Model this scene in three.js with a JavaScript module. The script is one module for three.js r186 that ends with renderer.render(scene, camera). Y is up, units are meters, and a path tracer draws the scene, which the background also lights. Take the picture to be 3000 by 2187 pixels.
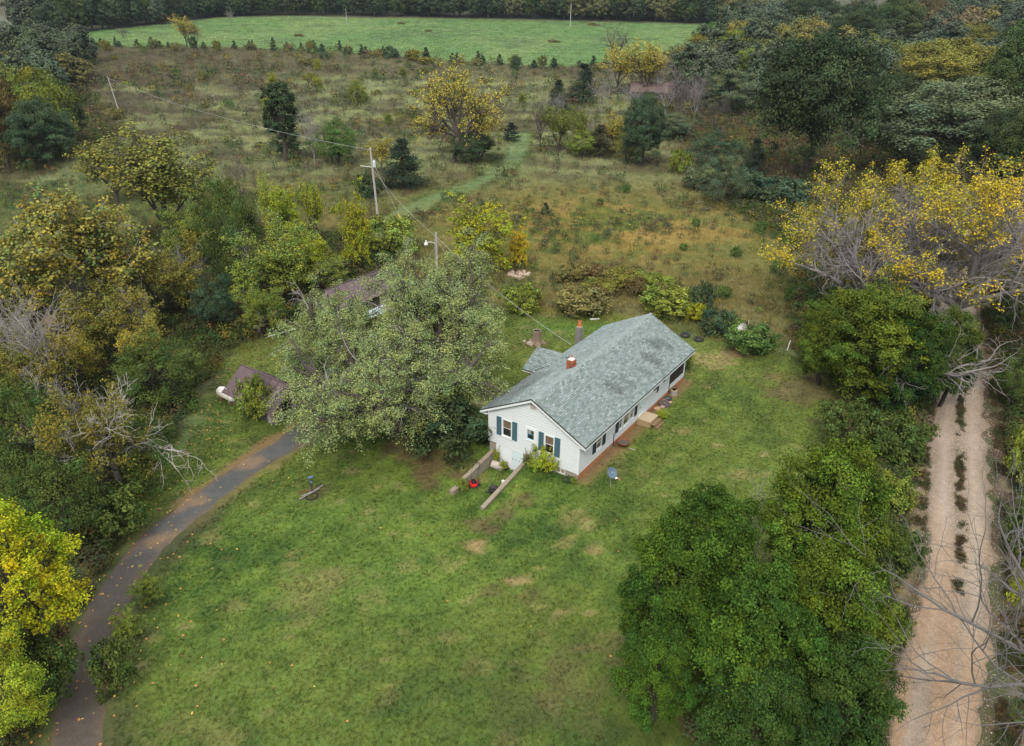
import * as THREE from 'three';
import { mergeGeometries } from 'three/addons/utils/BufferGeometryUtils.js';

// ---------- camera, sky, sun, exposure ----------
const scene = new THREE.Scene();
const camera = new THREE.PerspectiveCamera(54.008, 1024 / 746, 0.5, 3000);
camera.rotation.order = 'YXZ';
camera.position.set(0, 28, 0);
camera.rotation.set(THREE.MathUtils.degToRad(-27.221), 0, THREE.MathUtils.degToRad(0.754));
const renderer = new THREE.WebGLRenderer({ antialias: true });
renderer.toneMapping = THREE.LinearToneMapping;
renderer.toneMappingExposure = 1.55;
renderer.shadowMap.enabled = true;
{ // overcast sky: bright cloud deck, a little brighter overhead
  const w = 128, h = 64, d = new Float32Array(w * h * 4);
  for (let j = 0; j < h; j++) for (let i = 0; i < w; i++) {
    const up = Math.sin(((j + 0.5) / h - 0.5) * Math.PI), k = (j * w + i) * 4, az = (i / w) * Math.PI * 2;
    const cloud = 1 + 0.05 * Math.sin(az * 3 + up * 7) + 0.04 * Math.sin(az * 5 - up * 11);
    const l = up > 0 ? (0.4 + 0.8 * up) * cloud : 0.2;
    d[k] = l * 0.975; d[k + 1] = l * 1.0; d[k + 2] = l * 1.035; d[k + 3] = 1;
  }
  const t = new THREE.DataTexture(d, w, h, THREE.RGBAFormat, THREE.FloatType);
  t.mapping = THREE.EquirectangularReflectionMapping; t.magFilter = THREE.LinearFilter; t.needsUpdate = true;
  scene.background = t; scene.environment = t;
}
const sun = new THREE.DirectionalLight(0xfff4e6, 1.5);
sun.name = 'sun'; sun.position.set(-30, 120, 45); sun.target.position.set(0, 0, -60);
sun.castShadow = true; sun.shadow.radius = 26; sun.shadow.mapSize.set(4096, 4096);
Object.assign(sun.shadow.camera, { left: -160, right: 160, top: 160, bottom: -160, near: 1, far: 600 });
scene.add(sun, sun.target);
scene.fog = new THREE.FogExp2(0xc4d8e4, 0.00008);

// ---------- helpers ----------
function rng(s) { return () => { s = (s + 0x6d2b79f5) | 0; let t = Math.imul(s ^ (s >>> 15), 1 | s); t = (t + Math.imul(t ^ (t >>> 7), 61 | t)) ^ t; return ((t ^ (t >>> 14)) >>> 0) / 4294967296; }; }
const S = (a, b, x) => { const t = Math.min(1, Math.max(0, (x - a) / (b - a))); return t * t * (3 - 2 * t); };
const lerp = (a, b, t) => a + (b - a) * t;
const mix3 = (a, b, t) => [lerp(a[0], b[0], t), lerp(a[1], b[1], t), lerp(a[2], b[2], t)];
function hash(ix, iy) { let h = Math.imul(ix, 374761393) ^ Math.imul(iy, 668265263); h = Math.imul(h ^ (h >>> 13), 1274126177); return ((h ^ (h >>> 16)) >>> 0) / 4294967296; }
function vn(x, y) {
  const ix = Math.floor(x), iy = Math.floor(y), fx = x - ix, fy = y - iy, u = fx * fx * (3 - 2 * fx), v = fy * fy * (3 - 2 * fy);
  return lerp(lerp(hash(ix, iy), hash(ix + 1, iy), u), lerp(hash(ix, iy + 1), hash(ix + 1, iy + 1), u), v);
}
const fbm = (x, y, o = 4) => { let s = 0, a = 0.5, n = 0; for (let i = 0; i < o; i++) { s += a * vn(x, y); n += a; a *= 0.5; x = x * 2.03 + 17.1; y = y * 2.03 + 9.7; } return s / n; };

const counts = {};
function numbered(name) { const n = counts[name] = (counts[name] ?? -1) + 1; return n ? `${name}_${String(n).padStart(3, '0')}` : name; }
function mesh(name, geo, mat, parent = scene) {
  const m = new THREE.Mesh(geo, mat); m.name = parent === scene ? numbered(name) : name; m.castShadow = m.receiveShadow = true; parent.add(m); return m;
}
function tag(o, label, category, group) { Object.assign(o.userData, { label, category }); if (group) o.userData.group = group; return o; }
function thing(name, label, category, x, y, z, turn = 0, group) {
  const o = new THREE.Group(); o.name = numbered(name); o.position.set(x, y, z); o.rotation.y = turn; scene.add(o);
  return tag(o, label, category, group);
}
const structure = (m) => { m.userData.kind = 'structure'; return m; };
const stuff = (m) => { m.userData.kind = 'stuff'; return m; };
const lin = (r, g, b) => new THREE.Color().setRGB(r, g, b);
const std = (r, g, b, o = {}) => new THREE.MeshStandardMaterial({ color: lin(r, g, b), roughness: 0.85, ...o });

// non-indexed merge with position, normal, uv
function flat(g) {
  if (g.index) g = g.toNonIndexed();
  for (const k of Object.keys(g.attributes)) if (!['position', 'normal', 'uv', 'color'].includes(k)) g.deleteAttribute(k);
  if (!g.attributes.uv) g.setAttribute('uv', new THREE.BufferAttribute(new Float32Array(g.attributes.position.count * 2), 2));
  return g;
}
const merge = (list) => { list = list.map(flat); return list.length === 1 ? list[0] : mergeGeometries(list); };
function box(w, h, d, x = 0, y = 0, z = 0) {
  const g = flat(new THREE.BoxGeometry(w, h, d)), p = g.attributes.position, n = g.attributes.normal, u = g.attributes.uv;
  g.translate(x, y, z);
  for (let i = 0; i < p.count; i++) { // uv in metres
    const ax = Math.abs(n.getX(i)), ay = Math.abs(n.getY(i));
    if (ax > 0.5) u.setXY(i, p.getZ(i), p.getY(i)); else if (ay > 0.5) u.setXY(i, p.getX(i), p.getZ(i)); else u.setXY(i, p.getX(i), p.getY(i));
  }
  return g;
}
// eight corners: bottom a b c d, top e f g h (a under e ...), counter-clockwise seen from above
function hexa(v) {
  const F = [[0, 3, 2, 1], [4, 5, 6, 7], [0, 1, 5, 4], [1, 2, 6, 5], [2, 3, 7, 6], [3, 0, 4, 7]], p = [], uv = [];
  for (const f of F) for (const i of [f[0], f[1], f[2], f[0], f[2], f[3]]) { p.push(...v[i]); uv.push(v[i][0] + v[i][2], v[i][1] + v[i][2] * 0.5); }
  const g = new THREE.BufferGeometry();
  g.setAttribute('position', new THREE.Float32BufferAttribute(p, 3)); g.setAttribute('uv', new THREE.Float32BufferAttribute(uv, 2)); g.computeVertexNormals();
  return g;
}
const cyl = (r0, r1, h, x = 0, y = 0, z = 0, n = 12) => new THREE.CylinderGeometry(r1, r0, h, n).translate(x, y + h / 2, z);
function rod(a, b, r, r2 = r, n = 6) {
  const A = new THREE.Vector3(...a), B = new THREE.Vector3(...b), d = B.clone().sub(A), g = new THREE.CylinderGeometry(r2, r, d.length(), n);
  g.applyQuaternion(new THREE.Quaternion().setFromUnitVectors(new THREE.Vector3(0, 1, 0), d.normalize()));
  return g.translate((A.x + B.x) / 2, (A.y + B.y) / 2, (A.z + B.z) / 2);
}
function lump(R, r, sx = 1, sy = 1, sz = 1, rough = 0.25, det = 1) {
  const g = new THREE.IcosahedronGeometry(r, det), p = g.attributes.position, seen = {};
  for (let i = 0; i < p.count; i++) {
    const key = [p.getX(i), p.getY(i), p.getZ(i)].map((v) => v.toFixed(3)).join(), k = seen[key] ??= 1 + (R() - 0.5) * rough * 2;
    p.setXYZ(i, p.getX(i) * k * sx, p.getY(i) * k * sy, p.getZ(i) * k * sz);
  }
  g.computeVertexNormals(); return g;
}

// ---------- textures (grain only) ----------
function dataTex(n, f, tile = 1) {
  const d = new Uint8Array(n * n * 4);
  for (let j = 0; j < n; j++) for (let i = 0; i < n; i++) { const c = f(i / n, j / n, i, j), k = (j * n + i) * 4; for (let q = 0; q < 3; q++) d[k + q] = Math.max(0, Math.min(255, c[q] * 255)); d[k + 3] = 255; }
  const t = new THREE.DataTexture(d, n, n); t.wrapS = t.wrapT = THREE.RepeatWrapping; t.magFilter = THREE.LinearFilter; t.minFilter = THREE.LinearMipmapLinearFilter; t.needsUpdate = true; t.repeat.set(tile, tile); return t;
}
// tileable noise
const tn = (u, v, f, s = 0) => { const x = u * f, y = v * f, ix = Math.floor(x), iy = Math.floor(y), fx = x - ix, fy = y - iy, a = fx * fx * (3 - 2 * fx), b = fy * fy * (3 - 2 * fy), m = (i) => ((i % f) + f) % f; return lerp(lerp(hash(m(ix) + s, m(iy)), hash(m(ix + 1) + s, m(iy)), a), lerp(hash(m(ix) + s, m(iy + 1)), hash(m(ix + 1) + s, m(iy + 1)), a), b); };
const turfTex = dataTex(1024, (u, v) => {
  const a = tn(u, v, 256, 1), b = tn(u, v, 97, 2), c = tn(u, v, 31, 3), e = tn(u, v, 500, 4), l = 0.3 + 0.32 * a + 0.28 * b + 0.2 * c + 0.18 * e, y = 0.5 + 0.5 * (tn(u, v, 61, 5) - 0.5);
  return [l * (0.6 + 0.35 * y), l * 0.8, l * (0.8 - 0.25 * y)];
});
const gravelTex = dataTex(1024, (u, v) => {
  const a = tn(u, v, 180, 11), b = tn(u, v, 420, 12), c = tn(u, v, 24, 13), l = 0.42 + 0.26 * a + 0.28 * b + 0.16 * (c - 0.5), w = tn(u, v, 210, 14);
  return [l, l * (0.97 + 0.05 * w), l * (0.94 + 0.1 * w)];
});
const asphaltTex = dataTex(512, (u, v) => { const l = 0.45 + 0.3 * tn(u, v, 230, 21) + 0.2 * tn(u, v, 60, 22) + 0.15 * tn(u, v, 14, 23); return [l, l, l]; });
const grainTex = dataTex(512, (u, v) => { const l = 0.5 + 0.22 * tn(u, v, 16, 31) + 0.2 * tn(u, v, 64, 32) + 0.2 * tn(u, v, 256, 33); return [l, l, l]; });
const streakTex = dataTex(512, (u, v) => { const l = 0.38 + 0.3 * tn(u, v * 0.999, 128, 41) * (0.6 + 0.4 * tn(u, v, 8, 42)) + 0.3 * tn(u, v, 32, 43) + 0.2 * tn(u, v, 256, 44); return [l, l, l]; });

// ---------- terrain ----------
const HX = 4.392, HZ = -39.441, HA = THREE.MathUtils.degToRad(-34.461), HC = Math.cos(HA), HS = Math.sin(HA);
const toLocal = (x, z) => { const dx = x - HX, dz = z - HZ; return [dx * HC - dz * HS, dx * HS + dz * HC]; };
const toWorld = (lx, lz) => [HX + lx * HC + lz * HS, HZ - lx * HS + lz * HC];
function T(x, z, ramp = true) {
  const [lx, lz] = toLocal(x, z);
  let y = -1.3 * S(-1.5, 6.5, lz - 0.25 * lx);
  const t = Math.max(-z - 150, 0); y += t < 60 ? 0.0005 * t * t : 1.8 + 0.06 * (t - 60);
  if (ramp && lx > -6.75 && lx < -4.15 && lz > -0.08 && lz < 6) y = Math.min(y, -1.32);
  return y;
}
function sd(poly, x, z) { // signed distance, positive inside
  let d = 1e9, inside = false;
  for (let i = 0, j = poly.length - 1; i < poly.length; j = i++) {
    const [ax, az] = poly[i], [bx, bz] = poly[j], ex = bx - ax, ez = bz - az, t = Math.min(1, Math.max(0, ((x - ax) * ex + (z - az) * ez) / (ex * ex + ez * ez)));
    d = Math.min(d, (x - ax - ex * t) ** 2 + (z - az - ez * t) ** 2);
    if ((az > z) !== (bz > z) && x < ((bx - ax) * (z - az)) / (bz - az) + ax) inside = !inside;
  }
  return inside ? Math.sqrt(d) : -Math.sqrt(d);
}
function along(line, x, z) { // distance to a polyline and side
  let best = 1e9, side = 1;
  for (let i = 0; i + 1 < line.length; i++) {
    const [ax, az] = line[i], ex = line[i + 1][0] - ax, ez = line[i + 1][1] - az, t = Math.min(1, Math.max(0, ((x - ax) * ex + (z - az) * ez) / (ex * ex + ez * ez))), d = (x - ax - ex * t) ** 2 + (z - az - ez * t) ** 2;
    if (d < best) { best = d; side = ex * (z - az) - ez * (x - ax) > 0 ? 1 : -1; }
  }
  return [Math.sqrt(best), side];
}
const LAWN = [[-6, 5], [-15.5, -10], [-20.6, -21], [-22.6, -27], [-23.2, -33], [-24, -38], [-25, -52], [-26, -60], [-21, -67], [-14, -71], [-6, -70], [1, -67.5], [10, -67], [16, -62.5], [24, -60.5], [27.5, -53], [26.5, -45], [24, -37], [20.5, -30], [17, -24], [13, -14], [6, 5]];
const ROAD = [[-4, 12], [5, 0], [11.4, -9.7], [18.4, -20.7], [25.4, -31.7], [31.6, -43.3], [35.5, -50.4], [44.8, -68.2], [53.2, -83.7], [64, -104], [84, -140], [110, -180]];
const DRIVE = [[-4, 4], [-13, -9], [-18.95, -21.1], [-21.1, -27.2], [-21.5, -33], [-20.2, -37.7], [-18.6, -41.3], [-16.2, -45.6], [-14.3, -50.4], [-12.9, -54], [-11.6, -58]];
const PATH = [[1.4, -172], [0.5, -148], [-2.3, -133.5], [-7.3, -121], [-12.5, -113], [-16.5, -102.5], [-16.6, -90]];
const RIGHTWOOD = [[28, -40], [26, -60], [36, -90], [33, -111], [37, -135], [34, -170], [38, -214], [30, -232], [60, -276], [100, -395], [119, -428], [500, -440], [500, 0], [30, 0]];
const GROVE = [[-14, 0], [-17, -12], [-21.2, -21], [-23.2, -27], [-23.8, -33], [-25, -38], [-26, -52], [-27, -60], [-23, -66], [-17, -72], [-13, -80], [-20, -90], [-34, -96], [-48, -96], [-60, -86], [-70, -60], [-80, 0]];
const LEFTWOOD = [[-84, -134], [-86, -165], [-120, -220], [-150, -285], [-200, -320], [-420, -330], [-420, -120], [-110, -122]];
const NEAR = [[-420, -340], [-199, -331], [-153, -317], [-110, -318], [-63, -308], [-24, -291], [9, -280], [40, -282], [53, -304], [101, -395], [119, -425]];
const FAR = [[-420, -342], [-206, -338], [-186, -395], [-160, -447], [-113, -459], [95, -443], [120, -428]];
const PASTURE = [...NEAR, ...FAR.slice().reverse()];
function zone(x, z) {
  if (z > -180 && z < 5 && x > -30 && x < 30) { if (sd(LAWN, x, z) + (fbm(x * 0.3, z * 0.3, 3) - 0.5) * 4 > 0) return 'lawn'; if (along(PATH, x, z)[0] < 1.9 + (vn(x, z) - 0.5)) return 'mown_path'; }
  if (z < -250 && sd(PASTURE, x, z) + (vn(x * 0.1, z * 0.1) - 0.5) * 6 > 0) return 'pasture';
  if (sd(RIGHTWOOD, x, z) > 0 || sd(GROVE, x, z) > 0 || sd(LEFTWOOD, x, z) > 0 || z < -420) return 'forest_floor';
  return 'meadow';
}
function groundColor(x, z) {
  const n1 = fbm(x * 0.045, z * 0.045, 3), n2 = fbm(x * 0.17 + 40, z * 0.17, 4), n3 = fbm(x * 0.7, z * 0.7 + 30, 3), n4 = fbm(x * 0.12 - 70, z * 0.3, 3);
  // meadow
  let c = mix3([0.092, 0.122, 0.048], [0.175, 0.168, 0.082], S(0.42, 0.66, n2 * 0.6 + n3 * 0.4));
  c = mix3(c, [0.1, 0.145, 0.055], S(0.45, 0.65, n1) * 0.6);
  const far = S(-95, -150, z);
  c = mix3(c, mix3([0.195, 0.235, 0.135], [0.092, 0.1, 0.068], S(0.36, 0.62, n4 * 0.5 + n2 * 0.5)), far);
  c = mix3(c, [0.082, 0.07, 0.06], far * S(-50, -125, x + (n1 - 0.5) * 60) * S(0.25, 0.6, n2 + 0.1) * 0.85);
  c = mix3(c, [0.1, 0.1, 0.068], S(-235, -262, z + (n1 - 0.5) * 40) * 0.7);
  const dry = Math.exp(-(((x - 13) / 25) ** 2) - ((z + 98) / 20) ** 2);
  c = mix3(c, mix3([0.255, 0.21, 0.085], [0.12, 0.155, 0.05], S(0.42, 0.6, n3 * 0.5 + n2 * 0.5)), Math.min(1, dry * 1.1));
  const band = S(-66, -70, z) * S(-86, -76, z) * S(-4, 4, x) * S(34, 24, x);
  c = mix3(c, mix3([0.16, 0.125, 0.062], [0.13, 0.145, 0.055], n3), band * 0.7);
  const pd = along(PATH, x, z)[0];
  c = mix3(c, [0.09, 0.15, 0.045], S(4.2, 0.6, pd + (n3 - 0.5) * 3) * (0.3 + 0.45 * S(-96, -118, z)));
  // woods
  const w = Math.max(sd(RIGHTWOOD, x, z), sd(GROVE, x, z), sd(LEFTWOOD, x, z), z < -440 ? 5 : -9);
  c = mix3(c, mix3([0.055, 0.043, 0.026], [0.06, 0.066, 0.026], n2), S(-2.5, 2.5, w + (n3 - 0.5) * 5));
  const clear = Math.exp(-(((x - 52) / 17) ** 2) - ((z + 152) / 26) ** 2);
  c = mix3(c, [0.11, 0.085, 0.048], Math.min(1, clear * 1.4) * 0.8);
  // pasture
  if (z < -240) {
    const p = sd(PASTURE, x, z), g = mix3([0.085, 0.162, 0.055], [0.12, 0.185, 0.07], S(0.35, 0.65, fbm(x * 0.03, z * 0.012, 4) * 0.6 + fbm(x * 0.11, z * 0.05, 3) * 0.4));
    c = mix3(c, mix3(g, [0.07, 0.12, 0.05], S(0.58, 0.72, fbm(x * 0.05 + 9, z * 0.09, 3)) * 0.7), S(-4, 4, p + (n2 - 0.5) * 12));
  }
  // lawn
  if (x > -34 && x < 36 && z > -80) {
    const l = sd(LAWN, x, z), k = S(-1.6, 1.6, l + (n2 - 0.5) * 3.5);
    const n5 = fbm(x * 2.1 + 11, z * 2.1, 2);
    let g = mix3([0.032, 0.076, 0.009], [0.142, 0.2, 0.032], S(0.3, 0.68, n2 * 0.35 + n3 * 0.35 + n5 * 0.3));
    g = mix3(g, [0.1, 0.125, 0.022], S(0.46, 0.68, n1) * 0.45);
    g = mix3(g, [0.15, 0.165, 0.04], S(-44, -60, z) * 0.5);
    const bare = S(0.6, 0.72, fbm(x * 0.55 + 5, z * 0.55 - 8, 4) * 0.75 + n5 * 0.25);
    g = mix3(g, [0.27, 0.2, 0.1], bare * 0.42); g = mix3(g, [0.3, 0.23, 0.12], S(0.74, 0.84, n5 * 0.7 + n3 * 0.3) * 0.7);
    for (const [bx, bz, br, s, tint] of [[-1.9, -34.2, 0.75, 1, 0], [0.2, -31.2, 0.5, 0.85, 0], [0.9, -31.5, 0.45, 0.8, 0], [-1, -30.6, 0.9, 0.6, 1], [1.2, -30, 1.1, 0.5, 1], [-11, -30.5, 1.7, 0.32, 0], [-9.5, -31.6, 1.1, 0.3, 0], [3.2, -24.6, 2, 0.3, 0], [5.6, -26.5, 1.4, 0.3, 0], [0.8, -23.5, 2, 0.2, 1], [4.6, -35.6, 0.7, 0.6, 0], [5.1, -33.6, 0.6, 0.6, 0], [-1.9, -36.2, 1, 0.7, 1], [0.9, -38.4, 0.8, 0.75, 1], [-0.5, -37.2, 0.8, 0.65, 1], [-5.2, -42.5, 2.3, 0.85, 1], [-7.5, -44.6, 2.2, 0.7, 1], [-3.6, -41.4, 1.1, 0.7, 1], [20.3, -59.1, 1.3, 0.8, 1], [17.6, -57.6, 2, 0.6, 0], [24, -52, 3.5, 0.65, 1], [26, -47, 3, 0.85, 1], [22.8, -38.5, 2, 0.7, 1], [2, -60.4, 1, 0.6, 1], [-13, -39.1, 0.9, 0.7, 1], [4.24, -62.9, 0.5, 0.8, 0], [11.5, -24, 3, 0.6, 1], [15, -33, 2, 0.4, 1]]) {
      const d = Math.hypot(x - bx, (z - bz) * 1.2) / br + (n3 - 0.5) * 1.5 + (n5 - 0.5) * 1.3;
      g = mix3(g, tint ? [0.125, 0.085, 0.042] : [0.3, 0.205, 0.11], S(1.25, 0.55, d) * s);
    }
    g = mix3(g, [0.066, 0.085, 0.016], S(-34, -20, z) * 0.45);  // more olive towards the camera, with vignette darkening painted into the lawn colour
    const [lx, lz] = toLocal(x, z), mow = 0.5 + 0.5 * Math.sin(lx * 3.4 + (n2 - 0.5) * 5 + 2 * Math.sin(lz * 0.12));
    g = g.map((v, i) => v * lerp(0.9, 1.08, mow) * (i === 1 ? 1.02 : 1));
    const strip = S(1.15 + (n3 - 0.5) * 0.8, 0.5, lx) * S(-0.3, 0, lx) * S(0.6, -0.4, lz) * S(-18, -17, lz);
    g = mix3(g, [0.2, 0.115, 0.06], strip * 0.9);
    const back = S(0.6, 0.25, Math.abs(lz + 4.6 + (lx + 8) * 0.1)) * S(-12.2, -11.8, lx) * S(-7.5, -7.9, lx);
    g = mix3(g, [0.4, 0.31, 0.22], back * 0.9);
    const lush = Math.exp(-(((x - 6) / 5) ** 2) - ((z + 64) / 1.6) ** 2) + Math.exp(-(((x + 7) / 5) ** 2) - ((z + 31.5) / 2.5) ** 2) * 0.5 + Math.exp(-(((x + 11) / 5) ** 2) - ((z + 37) / 2.5) ** 2) * 0.5;
    g = mix3(g, [0.085, 0.18, 0.025], Math.min(1, lush) * 0.6);
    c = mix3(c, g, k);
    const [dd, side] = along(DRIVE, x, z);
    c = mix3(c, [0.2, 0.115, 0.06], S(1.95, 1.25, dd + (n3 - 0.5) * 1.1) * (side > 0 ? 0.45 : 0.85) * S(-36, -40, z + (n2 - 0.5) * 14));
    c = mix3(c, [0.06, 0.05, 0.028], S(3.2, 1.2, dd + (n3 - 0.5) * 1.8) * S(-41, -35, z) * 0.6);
  }
  if (z > -200 && x > -8) {
    const [rd] = along(ROAD, x, z), v = S(4.6, 2.3, rd + (n3 - 0.5) * 1.6);
    c = mix3(c, mix3([0.1, 0.062, 0.04], [0.06, 0.065, 0.025], S(0.4, 0.6, n3)), v * 0.85);
    c = mix3(c, [0.27, 0.2, 0.14], S(0.34, 0.12, Math.abs(rd - 2.75 + (n2 - 0.5) * 1.4)) * S(0.4, 0.56, n3 * 0.6 + n2 * 0.4) * 0.85);
  }
  return c;
}
{
  const lines = (lo, hi, step, extra, end) => {
    const a = []; for (let v = lo; v <= hi + 1e-6; v += step) a.push(v);
    for (let v = lo, s = step; v > -end;) { s *= 1.042; v -= s; a.push(v); }
    for (let v = hi, s = step; v < end;) { s *= 1.042; v += s; a.push(v); }
    return [...a.filter((v) => !extra.some((e) => Math.abs(e - v) < 0.06)), ...extra].sort((p, q) => p - q);
  };
  const X = lines(-45, 45, 0.45, [-6.8, -6.7, -4.2, -4.1], 950), Z = lines(-62, 32, 0.45, [-0.12, -0.04], 950), nx = X.length, nz = Z.length;
  const pos = new Float32Array(nx * nz * 3), col = new Float32Array(nx * nz * 3), uv = new Float32Array(nx * nz * 2), idx = {}, zn = new Array(nx * nz);
  const sees = (x, z) => z < 6 && Math.abs(x) < 40 + -z * 0.85; // colour is only worked out where the camera could turn to
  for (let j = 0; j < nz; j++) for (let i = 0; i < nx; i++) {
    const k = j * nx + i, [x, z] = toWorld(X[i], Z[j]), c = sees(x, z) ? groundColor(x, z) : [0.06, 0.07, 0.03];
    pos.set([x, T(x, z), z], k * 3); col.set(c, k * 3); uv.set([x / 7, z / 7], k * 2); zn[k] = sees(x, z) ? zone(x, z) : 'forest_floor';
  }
  for (let j = 0; j + 1 < nz; j++) for (let i = 0; i + 1 < nx; i++) {
    const a = j * nx + i, b = a + 1, c = a + nx, d = c + 1;
    (idx[zn[a]] ??= []).push(a, c, b, b, c, d);
  }
  const whole = new THREE.BufferGeometry();
  whole.setAttribute('position', new THREE.BufferAttribute(pos, 3));
  whole.setIndex(Object.values(idx).flatMap((a) => a)); whole.computeVertexNormals();
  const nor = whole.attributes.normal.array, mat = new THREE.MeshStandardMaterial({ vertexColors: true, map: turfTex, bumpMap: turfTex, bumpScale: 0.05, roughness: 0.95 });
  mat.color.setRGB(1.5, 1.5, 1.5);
  for (const [name, list] of Object.entries(idx)) { // each region is its own sheet, cut out of one surface
    const map = new Map(), ids = [], p = [], n = [], c = [], u = [];
    for (const v of list) {
      let q = map.get(v);
      if (q === undefined) { map.set(v, q = map.size); for (let e = 0; e < 3; e++) { p.push(pos[v * 3 + e]); n.push(nor[v * 3 + e]); c.push(col[v * 3 + e]); } u.push(uv[v * 2], uv[v * 2 + 1]); }
      ids.push(q);
    }
    const g = new THREE.BufferGeometry();
    g.setAttribute('position', new THREE.Float32BufferAttribute(p, 3)); g.setAttribute('normal', new THREE.Float32BufferAttribute(n, 3)); g.setAttribute('color', new THREE.Float32BufferAttribute(c, 3)); g.setAttribute('uv', new THREE.Float32BufferAttribute(u, 2)); g.setIndex(ids);
    structure(mesh(name, g, mat));
  }
}
// ribbons: gravel road and asphalt driveway
function ribbon(line, half, lift, across, colorAt, wob, seg = 0.5) {
  const curve = new THREE.CatmullRomCurve3(line.map(([x, z]) => new THREE.Vector3(x, 0, z)), false, 'centripetal'), n = Math.round(curve.getLength() / seg), p = [], c = [], u = [], id = [], m = across.length;
  for (let i = 0; i <= n; i++) {
    const q = curve.getPointAt(i / n), t = curve.getTangentAt(i / n);
    across.forEach((a, j) => {
      const edge = Math.abs(a) >= 0.99, h = half * a + (Math.abs(a) > 0.8 ? Math.sign(a) * (fbm(i * seg * 0.9 + Math.sign(a) * 50, 3, 3) - 0.5) * wob : 0), x = q.x - t.z * h, z = q.z + t.x * h;
      p.push(x, T(x, z) + (edge ? -0.03 : lift * (1 - 0.3 * a * a)), z); c.push(...colorAt(x, z, a, i * seg)); u.push(x / 5, z / 5);
      if (i && j) { const k = i * m + j; id.push(k, k - m - 1, k - m, k, k - 1, k - m - 1); }
    });
  }
  const g = new THREE.BufferGeometry();
  g.setAttribute('position', new THREE.Float32BufferAttribute(p, 3)); g.setAttribute('color', new THREE.Float32BufferAttribute(c, 3)); g.setAttribute('uv', new THREE.Float32BufferAttribute(u, 2)); g.setIndex(id); g.computeVertexNormals();
  return g;
}
structure(mesh('gravel_road', ribbon(ROAD.map(([x, z]) => [x - 0.25, z]), 1.72, 0.09, [-1, -0.94, -0.8, -0.66, -0.5, -0.36, -0.2, -0.08, 0.04, 0.18, 0.32, 0.48, 0.64, 0.8, 0.94, 1], (x, z, a) => {
  const n = fbm(x * 0.6, z * 0.6, 3), track = Math.exp(-(((Math.abs(a) - 0.5) / 0.17) ** 2)), o = fbm(x * 0.2 + a * 3, z * 0.1, 2);
  let c = mix3([0.27, 0.21, 0.152], [0.36, 0.285, 0.21], S(0.3, 0.7, n)); c = mix3(c, [0.44, 0.36, 0.275], track * 0.7); c = mix3(c, [0.16, 0.13, 0.08], Math.exp(-(((a + 0.06) / 0.09) ** 2)) * S(0.38, 0.6, fbm(x * 0.8, z * 0.8, 3)) * S(-27, -31, z) * 0.8); c = mix3(c, [0.42, 0.26, 0.14], S(-40, -26, z) * S(0.35, 0.65, o) * 0.6);
  return mix3(c, [0.2, 0.15, 0.1], S(0.78, 1, Math.abs(a) + (n - 0.5) * 0.4) * 0.75);
}, 1.0), new THREE.MeshStandardMaterial({ vertexColors: true, map: gravelTex, bumpMap: gravelTex, bumpScale: 0.03, roughness: 0.95, color: lin(1.25, 1.25, 1.25) })));
structure(mesh('driveway', ribbon(DRIVE, 1.02, 0.035, [-1, -0.93, -0.7, -0.4, -0.1, 0.2, 0.5, 0.75, 0.93, 1], (x, z, a) => {
  const n = fbm(x * 0.5, z * 0.5, 3), e = S(0.55, 0.95, Math.abs(a) + (fbm(x * 1.3, z * 1.3, 3) - 0.5) * 1.1);
  let c = mix3([0.054, 0.058, 0.056], [0.084, 0.088, 0.084], n); c = mix3(c, [0.075, 0.058, 0.042], S(-38, -28, z) * 0.8);
  c = mix3(c, [0.15, 0.095, 0.05], e * 0.4);
  for (const [bx, bz] of [[-18.2, -42.6], [-20.6, -38], [-20.9, -34.5], [-15, -47.8]]) c = mix3(c, [0.23, 0.14, 0.07], S(0.9, 0.3, Math.abs((x - bx) * 0.55 + (z - bz) * 0.8) + (vn(x * 2, z * 2) - 0.5) * 0.8) * S(1.3, 0.7, Math.hypot(x - bx, z - bz)) * 0.6);
  return c;
}, 0.45, 0.35), new THREE.MeshStandardMaterial({ vertexColors: true, map: asphaltTex, bumpMap: asphaltTex, bumpScale: 0.01, roughness: 0.9, color: lin(1.35, 1.35, 1.35) })));

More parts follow.
